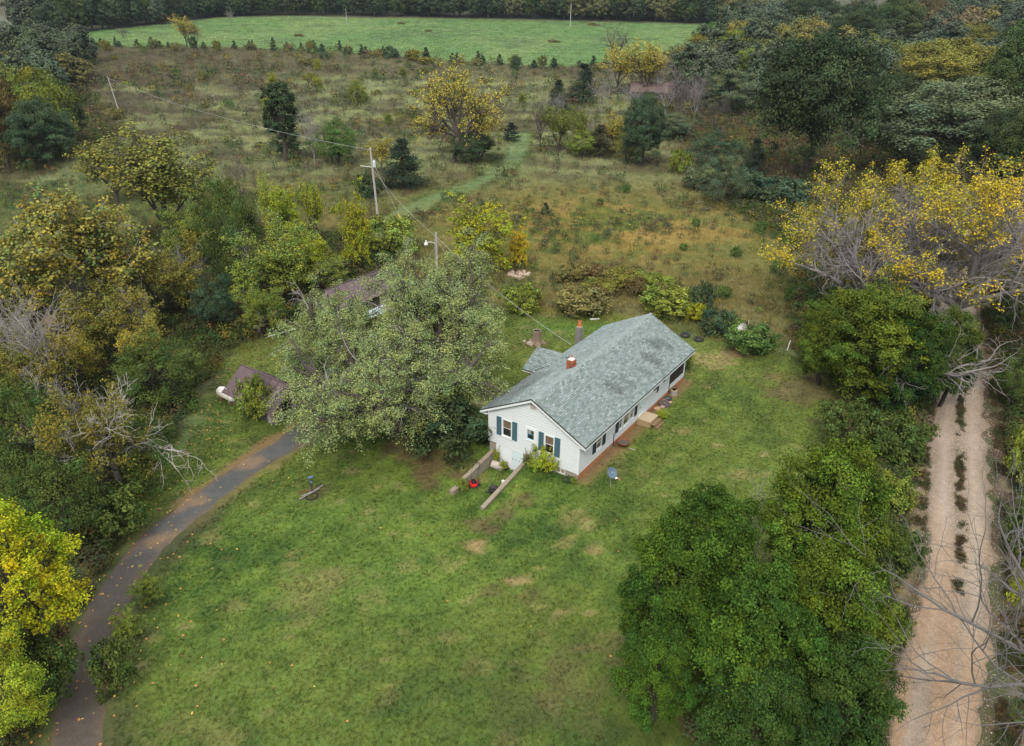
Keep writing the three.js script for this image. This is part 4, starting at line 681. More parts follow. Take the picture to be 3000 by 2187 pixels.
  ['shrub', 'shrub_tree', 'dark2', -26.1, -33.5, 6.5, 2.7, 'dark green tree between the yellow tree and the white dead limbs'],
  ['grove', 'shrub_tree', 'green2', -31.4, -36.6, 3.7, 1.7, 'yellow-green tree at the left edge above the bright yellow one'],
  ['shrub', 'shrub', 'dark2', -23.4, -34.6, 3.0, 1.8, 'dark shrub beside the driveway above the bright yellow tree'],
  ['grove', 'shrub_tree', 'olive', -45.7, -61.7, 6.2, 3.6, 'olive tree at the left edge below the sycamore crown'],
  ['grove', 'shrub_tree', 'olive', -35.9, -48.0, 7.2, 3.6, 'olive brown tree left of the dead upright branches'],
  ['yellow', 'elm_tree', 'bright', -22.5, -24.7, 9.5, 3.2, 'bright yellow tree beside the driveway at the left edge'],
  ['shrub', 'shrub', 'lime2', -21.5, -21.1, 5.5, 1.8, 'yellow-green bush below the bright yellow tree at the lower left'],
  ['shrub', 'shrub', 'dark2', -21.3, -23.6, 3.0, 1.3, 'dark bush under the bright yellow tree'],
  ['sap', 'shrub', 'green2', -19.5, -29.5, 1.8, 0.9, 'leafy bush on the lawn side of the driveway, upper of three'],
  ['sap', 'shrub', 'green2', -19.1, -26.7, 2.2, 0.9, 'leafy bush on the lawn side of the driveway, middle of three'],
  ['shrub', 'shrub', 'dark2', -18.3, -23.7, 2.7, 1.0, 'dark leafy bush on the lawn side of the driveway, lowest of three'],
  ['sap', 'walnut_tree', 'lemon', -3.8, -79.0, 8.4, 4.4, 'bright yellow-green young walnut behind the lamp pole'],
  ['sap', 'walnut_tree', 'gold2', 0.4, -80.4, 5.4, 1.7, 'small golden sapling right of the bright young walnut'],
  ['shrub', 'shrub', 'brownolive', 6.6, -68.1, 2.2, 2.7, 'brown brush heap behind the mown lawn'],
  ['shrub', 'shrub', 'green2', 1.1, -67.9, 2.4, 2.0, 'green and yellow brush at the corner of the mown lawn'],
  ['shrub', 'shrub', 'green2', 15.2, -67.2, 2.6, 2.7, 'green brush right behind the roof ridge of the house'],
  ['shrub', 'shrub', 'lemon', 17.5, -65.6, 1.9, 1.0, 'small bright lime bush behind the house end'],
  ['shrub', 'shrub', 'bluegreen', 18.6, -66.7, 3.3, 1.3, 'blue-green shrub behind the small lime bush'],
  ['shrub', 'shrub', 'green', 21.0, -59.6, 2.3, 2.2, 'low green mound of creeper behind the garden windmill'],
  ['shrub', 'shrub', 'bluegreen', 18.9, -63.0, 2.3, 1.6, 'dark green brush beside the two old tyres'],
  ['shrub', 'shrub', 'dark', -4.7, -43.9, 3.4, 2.8, 'very dark spreading juniper left of the house gable'],
  ['shrub', 'shrub', 'lime2', 2.4, -40.8, 1.7, 1.0, 'light green bush under the gable windows'],
  ['shrub', 'shrub', 'green2', -19.6, -48.8, 3.2, 1.4, 'young leafy tree growing over the side of the rusty shed'],
  ['shrub', 'shrub', 'green2', 14.7, -55.8, 1.5, 0.6, 'small bush at the far end of the house wall'],
  ['near', 'hackberry_tree', 'olivebright', 27.2, -50.2, 9.9, 3.8, 'dense bright olive-green tree below the bare grey limbs by the road'],
  ['near', 'hackberry_tree', 'olivebright', 25.3, -53.2, 6.8, 2.4, 'smaller olive-green tree on the lawn side of the dense bright one'],
  ['grove', 'hackberry_tree', 'green2', 32.7, -57.6, 8.3, 3.2, 'thin green tree between the dense bright one and the grey walnut trunks'],
  ['near', 'hackberry_tree', 'dark2', 33.0, -49.7, 8.0, 2.3, 'dense dark green tree leaning over the gravel road'],
  ['shrub', 'shrub', 'dark2', 40.0, -68.0, 6.6, 2.7, 'green tree seen between the two grey forking trunks'],
  ['near', 'privet_tree', 'near1', 7.7, -25.4, 8.7, 2.8, 'rounded green tree at the lawn side of the lower right clump'],
  ['near', 'privet_tree', 'near1', 9.9, -28.8, 8.0, 2.5, 'leafy green tree at the top left of the lower right clump'],
  ['near', 'privet_tree', 'near2', 15.6, -28.8, 9.7, 3.2, 'tallest bright green tree at the top of the lower right clump'],
  ['near', 'privet_tree', 'near1', 10.6, -22.4, 9.1, 2.9, 'dark green tree in the middle of the lower right clump'],
  ['near', 'privet_tree', 'near2', 14.2, -24.0, 8.5, 2.8, 'broad green tree at the road side of the lower right clump'],
  ['near', 'privet_tree', 'near3', 10.2, -20.7, 6.6, 2.3, 'lowest dark tree at the front of the lower right clump'],
  ['near', 'privet_tree', 'near3', 13.5, -20.7, 6.6, 2.4, 'dark bushy tree at the front road corner of the lower right clump'],
  ['near', 'privet_tree', 'near1', 6.5, -22.4, 6.2, 1.8, 'low green tree at the front left of the lower right clump'],
  ['bare', 'bare_tree', 'barkgrey', 13.9, -32.2, 5.6, 1.2, 'small dead grey tree at the back of the lower right clump'],
  ['shrub', 'shrub', 'dark2', 38.9, -49.8, 4.7, 1.7, 'dark bush on the right bank of the gravel road'],
  ['shrub', 'shrub', 'green2', 32.9, -39.1, 4.1, 1.3, 'green bush on the right road bank, below the dark one'],
  ['shrub', 'shrub', 'dark2', 29.0, -32.5, 4.1, 1.3, 'dark bush on the right road bank where the road widens'],
  ['shrub', 'shrub', 'lime2', 26.6, -28.3, 3.0, 0.9, 'yellow-flowered bush on the right road bank'],
  ['shrub', 'shrub', 'dark2', 48.8, -66.1, 5.6, 1.9, 'dark brush right of the road behind the grey limbs'],
  ['airy', 'walnut_tree', 'gold2', 50.9, -69.6, 10.2, 3.2, 'golden tree at the right edge beside the grey-limbed walnut'],
  ['oak', 'oak_tree', 'dark', 64.1, -89.4, 10.1, 3.7, 'dark tree at the right edge behind the golden one'],
  ['near', 'hackberry_tree', 'near3', 29.5, -48.6, 8.4, 2.8, 'dark tree between the dense bright one and the one leaning over the road'],
  ['near', 'hackberry_tree', 'olivebright', 28.9, -60.3, 5.7, 2.9, 'olive-green tree behind the dense bright one, under the yellow-green walnut'],
  ['shrub', 'shrub', 'dark2', 23.7, -44.0, 3.1, 1.9, 'dark bush at the lawn foot of the dense bright tree'],
  ['shrub', 'shrub', 'dark2', 26.7, -42.6, 2.9, 1.9, 'dark bush beside the road below the leaning dark tree'],
  ['shrub', 'shrub', 'green2', 23.2, -36.5, 2.4, 1.2, 'green bush on the road verge above the lower right clump'],
  ['shrub', 'shrub', 'dark2', 21.2, -31.3, 2.5, 1.2, 'dark bush between the lower right clump and the road'],
  ['shrub', 'shrub', 'green2', 18.0, -26.1, 2.4, 1.1, 'green bush between the broad road-side tree and the road'],
  ['bare', 'bare_tree', 'barkpale', -41.5, -55.4, 7.8, 3.1, 'pale twiggy leafless tree at the left edge under the sycamore'],
  ['bare', 'bare_tree', 'barkpale', -31.3, -43.8, 7.2, 2.4, 'pale twiggy leafless tree in the olive part of the grove'],
  ['bare', 'bare_tree', 'barkgrey', -33.6, -61.1, 6.2, 2.7, 'grey twiggy leafless tree right of the sycamore trunk'],
  ['bare', 'bare_tree', 'barkgrey', -34.3, -73.6, 6.5, 2.4, 'grey twiggy leafless tree in the middle of the grove'],
  ['bare', 'bare_tree', 'barkgrey', -28.0, -74.1, 6.9, 2.4, 'grey twiggy leafless tree between the dark and the yellow-green grove trees'],
  ['grove', 'shrub_tree', 'grovegold', -30.1, -53.3, 6.5, 2.6, 'thin golden-olive tree in the middle of the left grove'],
  ['grove', 'shrub_tree', 'grovegold', -35.9, -51.6, 6.4, 3.0, 'thin golden-olive tree under the sycamore at the left'],
  ['grove', 'shrub_tree', 'lime2', -22.1, -76.2, 6.1, 3.0, 'loose lime-green tree at the right end of the grove'],
  ['grove', 'shrub_tree', 'green2', -36.6, -81.0, 8.4, 3.4, 'loose light green tree right of the large olive locust'],
  ['oak', 'oak_tree', 'mid', 81.6, -118.2, 15.1, 5.5, 'green oak at the right edge behind the grey-green oak'],
  ['oak', 'oak_tree', 'dark', 118.1, -241.2, 13.3, 8.3, 'dark oak between the yellow-green tree and the rusty one'],
  ['oak', 'oak_tree', 'olive', 105.4, -177.9, 12.8, 6.8, 'olive oak in front of the right-edge oaks above the grey-green one'],
  ['oak', 'oak_tree', 'dark', -96.6, -145.9, 11.2, 5.2, 'dark tree at the front of the left wood beside the brownish one'],
  ['bare', 'bare_tree', 'barkgrey', 22.3, -200.8, 10.9, 4.4, 'grey leafless brush at the left foot of the golden walnuts'],
  ['bare', 'bare_tree', 'barkgrey', 30.0, -196.5, 9.5, 5.0, 'grey leafless brush under the two golden walnuts'],
  ['bare', 'bare_tree', 'barkgrey', 37.4, -192.9, 12.1, 5.5, 'grey leafless thicket before the hidden building'],
  ['bare', 'bare_tree', 'barkgrey', 44.5, -191.6, 11.8, 5.8, 'grey leafless thicket right of the red creeper tree'],
  ['shrub', 'shrub_tree', 'olive', 58.0, -253.1, 13.2, 7.5, 'olive tree behind the grey thicket at the pasture corner'],
  ['shrub', 'shrub_tree', 'green2', 69.4, -261.2, 14.9, 6.9, 'light green tree right of the fresh green one at the pasture corner'],
  ['shrub', 'shrub_tree', 'grey', 55.8, -203.0, 11.0, 7.4, 'grey-green tree between the grey thicket and the broad dark oak'],
  ['bare', 'bare_tree', 'barkdark', 46.5, -178.3, 10.1, 5.4, 'dark leafless tree in front of the grey-green one at the clearing'],
  ['shrub', 'shrub_tree', 'green2', 66.7, -228.5, 12.4, 7.5, 'light green tree touching the crown of the broad dark oak'],
  ['shrub', 'shrub_tree', 'olive', 78.1, -244.6, 12.9, 7.2, 'olive tree behind the crown of the broad dark oak'],
  ['shrub', 'shrub', 'grey', 34.5, -170.5, 5.3, 6.0, 'grey brush below the leafless thicket at the clearing'],
  ['airy', 'ash_tree', 'yellow', 80.0, -300.8, 13.9, 8.8, 'yellow tree showing over the light green one at the pasture corner'],
  ['airy', 'ash_tree', 'yellow', 91.5, -284.9, 13.9, 8.3, 'yellow-olive tree left of the feathery one at the pasture corner'],
  ['shrub', 'shrub', 'bluegreen', 35.7, -115.1, 4.3, 2.9, 'dark blue-green bush between the grey bushes and the dark cedar'],
  ['shrub', 'shrub', 'grey', 29.8, -120.8, 3.8, 2.6, 'small grey bush left of the grey-green bushy tree'],
  ['bare', 'bare_tree', 'barkgrey', 14.8, -154.0, 7.5, 3.1, 'leafless grey sapling between the lime ones and the round cedar'],
  ['shrub', 'shrub', 'green2', 13.4, -147.8, 5.0, 3.6, 'green brush under the lime saplings at the back of the dry grass'],
  ['shrub', 'shrub', 'olive', 21.4, -143.9, 4.9, 3.0, 'olive brush between the round cedar and the dense blue-green tree'],
  ['oak', 'oak_tree', 'dark', 77.9, -160.7, 14.3, 7.8, 'dark oak in the shade right of the broad one at the clearing'],
  ['oak', 'oak_tree', 'mid', 134.5, -227.6, 10.9, 9.3, 'green oak between the olive one and the right edge'],
  ['oak', 'oak_tree', 'olive', 174.8, -281.5, 12.4, 10.4, 'olive oak at the right edge below the top right corner'],
]) plant(kind, name, tint, x, z, h, r, label, /shrub|bush/.test(name) && !/tree/.test(name) ? 'shrub' : 'tree');
function single(name, pr, leafKey, barkKey, x, z, turn, label, extra = {}) {
  const g = plantGroup(numbered(name), pr, leafKey, barkKey); g.position.set(x, T(x, z), z); g.rotation.y = turn; scene.add(g); if (extra.fit) g.scale.set(pr.want.r / pr.r, pr.want.h / pr.h, pr.want.r / pr.r); return tag(g, label, 'tree');
}
// the silvery elms over the drive
single('elm_tree', airy(201, { h: 8.9, r: 8.1, trunkH: 0.14, trunkR: 0.5, kids: [8, 7, 5], leaves: 38, len: 0.125, wid: 0.06, spread: 0.42, wander: 0.32, up: 0.05, droop: 0.24, vary: 0.45, twigR: 0.014, deadBelow: 1.0, dead: 0.05, ratio: 0.58, limbList: [[175, 28, 1.15], [215, 42, 1.05], [255, 55, 1], [300, 48, 1], [345, 34, 1.1], [30, 30, 0.95], [85, 34, 0.95], [130, 24, 1.05], [200, 78, 0.9]] }), 'elm', 'barkdark', -8.8, -46.8, 0, 'huge silvery-green elm with thick forking trunk in front of the other elms', { fit: true });
single('elm_tree', airy(202, { h: 9.6, r: 7.6, trunkH: 0.16, trunkR: 0.42, kids: [8, 7, 5], leaves: 42, len: 0.125, wid: 0.06, spread: 0.45, wander: 0.32, up: 0.07, droop: 0.24, vary: 0.45, twigR: 0.016, dead: 0.05, ratio: 0.58, limbList: [[170, 40, 1], [230, 50, 1], [280, 45, 1], [330, 38, 1.1], [10, 30, 1.1], [50, 40, 1], [110, 45, 0.9], [0, 75, 0.95]] }), 'elm', 'barkdark', -6, -54.5, 1, 'silvery-green elm behind the huge one, nearest to the tree stump', { fit: true });
single('elm_tree', airy(203, { h: 8.5, r: 6.0, trunkH: 0.2, trunkR: 0.4, lean: [-1.2, 0.8], kids: [7, 7, 5], leaves: 38, len: 0.125, wid: 0.06, spread: 0.42, wander: 0.34, up: 0.05, droop: 0.24, vary: 0.45, twigR: 0.014, dead: 0.05, ratio: 0.58, limbList: [[180, 30, 1.15], [140, 26, 1], [220, 45, 1], [270, 55, 1], [330, 50, 0.9], [80, 35, 0.9], [200, 70, 0.9]] }), 'elm', 'barkdark', -12.6, -54, 0, 'leaning silvery-green elm on the shed side of the driveway', { fit: true });
single('sycamore_tree', airy(211, { h: 13.4, r: 6.4, trunkH: 0.22, trunkR: 0.25, lean: [0.4, 0], kids: [8, 7, 5], leaves: 16, len: 0.27, wid: 0.19, spread: 0.6, outer: 0.5, el: [22, 72], limbs: 8, wander: 0.26, up: 0.08, vary: 1.0, twigR: 0.02, top: 0.62, dead: 0.02 }), 'syc', 'barkwhite', -41, -63.4, 0.5, 'tall sycamore with white trunk and orange-green leaves rising over the grove', { fit: true });
single('walnut_tree', airy(221, { h: 17.4, r: 9, trunkH: 0.26, trunkR: 0.42, lean: [1.6, 0], kids: [7, 6, 4], leaves: 9, len: 0.34, wid: 0.19, spread: 0.6, wander: 0.34, up: 0.04, vary: 0.6, twigR: 0.03, outer: 0.5, limbList: [[180, 30, 1.15], [200, 55, 1], [150, 62, 1], [330, 25, 1.05], [20, 45, 1], [80, 70, 1], [250, 40, 1], [0, 15, 0.9], [175, 5, 1]] }), 'gold', 'barkdark', -11.6, -139.8, 0, 'large spreading golden walnut with leaning dark trunk beside the mown gap', { fit: true });
single('walnut_tree', airy(231, { h: 15.4, r: 8.4, trunkH: 0.2, trunkR: 0.4, kids: [9, 8, 6], leaves: 17, len: 0.2, wid: 0.11, spread: 0.55, wander: 0.32, up: 0.04, vary: 0.5, twigR: 0.016, outer: 0.93, limbs: 10, el: [14, 72] }), 'yellowwalnut', 'barkgrey', 33.2, -64, 0.3, 'big walnut with bare grey limbs inside a yellow-green crown beside the lawn', { fit: true });
single('walnut_tree', airy(232, { h: 15.8, r: 9, trunkH: 0.22, trunkR: 0.4, kids: [9, 8, 6], leaves: 17, len: 0.2, wid: 0.11, spread: 0.55, wander: 0.34, up: 0.03, vary: 0.45, twigR: 0.016, outer: 0.94, limbs: 10, el: [14, 72] }), 'gold2', 'barkgrey', 40, -61.5, 1.3, 'big walnut with bare grey limbs inside a golden crown, leaning over the gravel road', { fit: true });
single('walnut_tree', airy(233, { h: 15, r: 7.5, trunkH: 0.2, trunkR: 0.34, kids: [9, 8, 5], leaves: 20, len: 0.2, wid: 0.11, spread: 0.55, wander: 0.34, up: 0.04, vary: 0.5, twigR: 0.016, outer: 0.92, limbs: 9, el: [16, 72] }), 'yellowwalnut', 'barkgrey', 37.5, -69, 2.1, 'grey-limbed walnut with a thin yellow crown standing behind the two bigger ones', { fit: true });
single('dead_tree', airy(241, { h: 7, r: 6.2, trunkH: 0.42, trunkR: 0.26, kids: [5, 4, 3], leaves: 0, wander: 0.4, up: 0.01, twigR: 0.012, limbList: [[10, 12, 1.1], [-25, 20, 1], [35, 22, 1], [70, 12, 0.9], [120, 15, 0.8], [150, 40, 0.7], [-60, 35, 0.8]] }), 'dark', 'barkgrey', 30.6, -49.2, 0, 'dead grey tree whose low crooked limbs reach over the gravel road');
single('dead_tree', airy(251, { h: 8.6, r: 6.2, trunkH: 0.45, trunkR: 0.17, kids: [6, 4, 3], leaves: 0, wander: 0.36, up: 0.03, twigR: 0.012, limbList: [[15, 8, 1.1], [60, 25, 0.8], [-60, 45, 0.9], [-110, 50, 0.8], [100, 15, 0.8], [160, 25, 0.8], [-20, 60, 0.8]] }), 'dark', 'barkwhite', -25.6, -39.3, 0, 'dead tree with white crooked limbs hanging over the driveway bend');
single('dead_tree', airy(252, { h: 10.6, r: 4.6, trunkH: 0.3, trunkR: 0.17, kids: [6, 5, 3], leaves: 0, wander: 0.2, up: 0.1, twigR: 0.012, limbs: 6, el: [50, 82] }), 'dark', 'barkpale', -35, -49.5, 0, 'dead tree with upright pale branches at the left edge of the grove');
single('bare_tree', airy(261, { h: 7.4, r: 9, trunkH: 0.5, trunkR: 0.17, kids: [8, 5, 3], leaves: 0, wander: 0.26, up: 0.05, twigR: 0.01, limbList: [[176, 8, 2], [202, 13, 2], [226, 20, 1.7], [148, 4, 1.5]] }), 'dark', 'barkmid', 23.9, -20.6, 0, 'leafless tree reaching its grey branches over the near end of the gravel road');

// ---------- repeats across the meadow and pasture ----------
{
  const R = rng(501), near = new THREE.CatmullRomCurve3(NEAR.slice(1, 8).map(([x, z]) => new THREE.Vector3(x, 0, z)), false, 'centripetal');
  for (let i = 0; i < 46; i++) { const q = near.getPointAt(Math.min(1, (i + R()) / 46)); plant('cedar', 'cedar_tree', 'cedar', q.x, q.z + 1 + R() * 5, 2.4 + R() * R() * 3.4, 1.1 + R() * 0.8, 'small dark cedar in the ragged row along the near edge of the pasture', 'tree', 'small cedars along the pasture edge'); }
  for (let i = 0; i < 24; i++) { const q = near.getPointAt((i + R()) / 24); plant('shrub', 'shrub', ['olive', 'pale', 'brownolive', 'bluegreen'][i % 4], q.x + (R() - 0.5) * 6, q.z + 4 + R() * 12, 2 + R() * 2.4, 1.4 + R() * 1.4, 'scrubby bush among the small cedars at the pasture edge', 'shrub', 'scrub along the pasture edge'); }
  for (let i = 0, n = 0; n < 56 && i < 900; i++) {
    const z = -150 - 150 * Math.pow(R(), 1.2), x = lerp(-95 + (z + 150) * 0.4, 26, R()); if (zone(x, z) !== 'meadow' || along(PATH, x, z)[0] < 5) continue; n++;
    const h = 0.7 + R() * R() * 2.4, t = R();
    const b = t < 0.3 ? 'brownolive' : t < 0.55 ? 'grey' : t < 0.75 ? 'olive' : t < 0.9 ? 'pale' : 'dark';
    plant('shrub', 'shrub', b, x, z, h, h * (0.6 + R() * 0.7), ({ brownolive: 'rusty brown', grey: 'grey-green', olive: 'olive', pale: 'pale straw-green', dark: 'dark green' })[b] + ' bush scattered in the open meadow before the pasture', 'shrub', 'bushes scattered in the open meadow');
  }
  for (const [x, z, h] of [[-62, -193, 4.4], [-55, -196, 3], [-72, -232, 4.6], [-57, -224, 5], [-96, -240, 3.4], [-30, -180, 3.4], [-20, -190, 3.2], [-12, -176, 3], [2, -210, 3.6], [-46, -215, 3.2], [-66, -262, 4.4], [-36, -250, 4]]) plant('sap', 'sapling_tree', h > 4.3 ? 'lemon' : 'lime', x, z, h, h * 0.42, 'young yellow-green sapling standing alone in the open meadow', 'tree', 'saplings in the open meadow');
  for (const [x, z, r] of [[-150, -372, 1.6], [-98, -362, 2], [-96.5, -361, 1.2], [-42, -388, 1.8], [40, -428, 2.4], [42.4, -427, 1.4], [16, -352, 2.2], [18, -351.4, 1.3], [-60, -421, 2]]) plant('shrub', 'brush_clump', 'brownolive', x, z, r * 0.5, r, 'flat brown brush clump left standing in the mown pasture', 'shrub', 'brush clumps in the pasture');
  for (const [x, z, h] of [[4.5, -104, 1.8], [25, -99, 1.2], [33, -96, 1.6], [13, -110, 1.1], [30, -80, 1.5], [22, -72, 1.4], [29, -72, 1.2], [18, -118, 1.4], [27, -86, 1.3], [21, -88, 1]]) plant(h > 1.7 ? 'cedar' : 'shrub', h > 1.7 ? 'cedar_tree' : 'shrub', h > 1.7 ? 'cedar' : 'green', x, z, h, h * 0.5, h > 1.7 ? 'knee-high young cedar alone in the golden dry grass' : 'small green bush growing out of the golden dry grass', h > 1.7 ? 'tree' : 'shrub', h > 1.7 ? undefined : 'small bushes in the dry grass');
}
{
  const R = rng(541); for (let i = 0; i < 15; i++) { const a = R() * 6.28, d = Math.sqrt(R()), x = 11.5 + Math.cos(a) * d * 6.5, z = -74.5 + Math.sin(a) * d * 5; plant('shrub', 'shrub', ['brownolive', 'brownolive', 'olive', 'brown', 'green2'][i % 5], x, z, 0.9 + R() * 1.1, 1 + R() * 1.1, 'low rusty and yellow brush between the dry grass and the mown lawn', 'shrub', 'rusty brush behind the house'); }
}
// ---------- woods ----------
function instanced(name, geo, mat, list, label, category) {
  const m = new THREE.InstancedMesh(geo, mat, list.length), o = new THREE.Object3D(), c = new THREE.Color();
  list.forEach((e, i) => { o.position.set(e.x, e.y, e.z); o.rotation.set(e.rx ?? 0, e.rot ?? 0, e.rz ?? 0); o.scale.set(e.s, e.sy ?? e.s, e.s); o.updateMatrix(); m.setMatrixAt(i, o.matrix); m.setColorAt(i, c.setRGB(...e.c)); });
  m.name = name; m.castShadow = m.receiveShadow = true; scene.add(m); tag(m, label, category); return stuff(m);
}
const farProto = dense(301, { h: 15, r: 6, cb: 0.08, lobes: 24, clumps: 12, leaves: 30, len: 0.7, wid: 0.48, vary: 0.35, trunk: 0.025 });
{
  const R = rng(601), far = new THREE.CatmullRomCurve3(FAR.slice(1).map(([x, z]) => new THREE.Vector3(x, 0, z)), false, 'centripetal');
  proto.far = [farProto];
  for (let i = 0; i < 64; i++) { const q = far.getPointAt((i + R() * 0.8) / 64), t = i / 64, tint = t > 0.6 && R() < 0.5 ? 'pale' : R() < 0.2 ? 'mid' : 'far'; plant('far', 'oak_tree', tint, q.x, q.z - 4 - R() * 7, 12 + R() * 6, 4.6 + R() * 2.4, ({ pale: 'pale olive', mid: 'mid-green', far: 'dark blue-green' })[tint] + ' tree in the front row of the wood behind the pasture', 'tree', 'front row of the wood behind the pasture'); }
  const geo = mergeGeometries([farProto.crown]), list = [];
  const put = (x, z, h, r, c) => list.push({ x, y: T(x, z) - 0.3, z, s: r / 6, sy: h / 15, rot: R() * 6.28, c });
  const tone = () => { const t = R(), k = 0.75 + R() * 0.5, c = t < 0.6 ? LEAF.far : t < 0.78 ? LEAF.dark : t < 0.88 ? LEAF.mid : t < 0.94 ? LEAF.olive : LEAF.brown; return c.map((v) => v * k); };
  for (let i = 0; i < 1150; i++) { const q = far.getPointAt(R()), d = 12 + R() * 230, x = q.x * (1 + d / 600) + (R() - 0.5) * 20, z = q.z - d; put(x, z, 14 + R() * 6, 5 + R() * 2.5, tone()); }
  for (let i = 0, n = 0; n < 280 && i < 4000; i++) { const x = lerp(40, 400, R()), z = lerp(-210, -460, R()); if (sd(RIGHTWOOD, x, z) < 9 + S(-180, -120, z) * 8 || x > 30 - z * 0.9 || along(ROAD, x, z)[0] < 7) continue; if (Math.hypot(x - 52, (z + 150) * 0.6) < 22 || Math.hypot(x - 78, z + 130) < 12) continue; n++; put(x, z, 11 + R() * 6, 5 + R() * 3, tone()); }
  for (let i = 0, n = 0; n < 120 && i < 2000; i++) { const x = lerp(-420, -90, R()), z = lerp(-175, -345, R()); if (sd(LEFTWOOD, x, z) < 5 || x < -40 + z * 0.9) continue; n++; put(x, z, 9 + R() * 5, 4.5 + R() * 2.5, tone()); }
  for (let i = 0; i < 640; i++) { const s = R() < 0.5 ? -1 : 1, z = -300 - R() * 360, x = s * (Math.abs(z) * (s < 0 ? 0.68 : 0.5) + R() * 190); if (sd(PASTURE, x, z) > -8 || sd(RIGHTWOOD, x, z) < 2 && sd(LEFTWOOD, x, z) < 2 && z > -440) continue; put(x, z, 13 + R() * 6, 5.5 + R() * 2.5, tone()); }
  instanced('woods', geo, leafMat.woods = new THREE.MeshStandardMaterial({ vertexColors: true, roughness: 0.7, side: THREE.DoubleSide }), list, 'mass of dark mixed woodland closing the view behind the pasture and at both sides', 'woods');
}
// undergrowth, weeds, grass, fallen leaves
const G = { blade: new THREE.MeshPhysicalMaterial({ vertexColors: true, roughness: 0.8, specularIntensity: 0.12, side: THREE.DoubleSide }) };
function tuft(seed, n, spread, hgt, wid, lean) {
  const R = rng(seed), p = [], c = [];
  for (let i = 0; i < n; i++) {
    const a = R() * 6.28, d = Math.sqrt(R()) * spread, x = Math.cos(a) * d, z = Math.sin(a) * d, b = R() * 6.28, h = hgt * (0.5 + R() * 0.7), lx = (R() - 0.5) * 2 * lean * h, lz = (R() - 0.5) * 2 * lean * h, wx = Math.cos(b) * wid / 2, wz = Math.sin(b) * wid / 2, k = 0.7 + R() * 0.6, y = R();
    p.push(x - wx, -0.02, z - wz, x + wx, -0.02, z + wz, x + lx, h, z + lz); for (let q = 0; q < 3; q++) { c.push(k * (0.85 + 0.35 * y), k, k * (1 - 0.25 * y)); }
  }
  const g = new THREE.BufferGeometry(); g.setAttribute('position', new THREE.Float32BufferAttribute(p, 3)); g.setAttribute('color', new THREE.Float32BufferAttribute(c, 3)); return g;
}
function weed(seed, n, r, h, len, wid) { const R = rng(seed), L = new Leaves(); for (let i = 0; i < n; i++) { const e = rv(R), k = Math.cbrt(R()); L.add(e.x * r * k, h * (0.5 + 0.5 * e.y * k), e.z * r * k, e.x + (R() - 0.5), 0.8 + (R() - 0.4), e.z + (R() - 0.5), len * (0.7 + R() * 0.6), wid * (0.7 + R() * 0.6), hue((R() - 0.5) * 0.7, 0.75 + R() * 0.5), R); } return L.build(); }
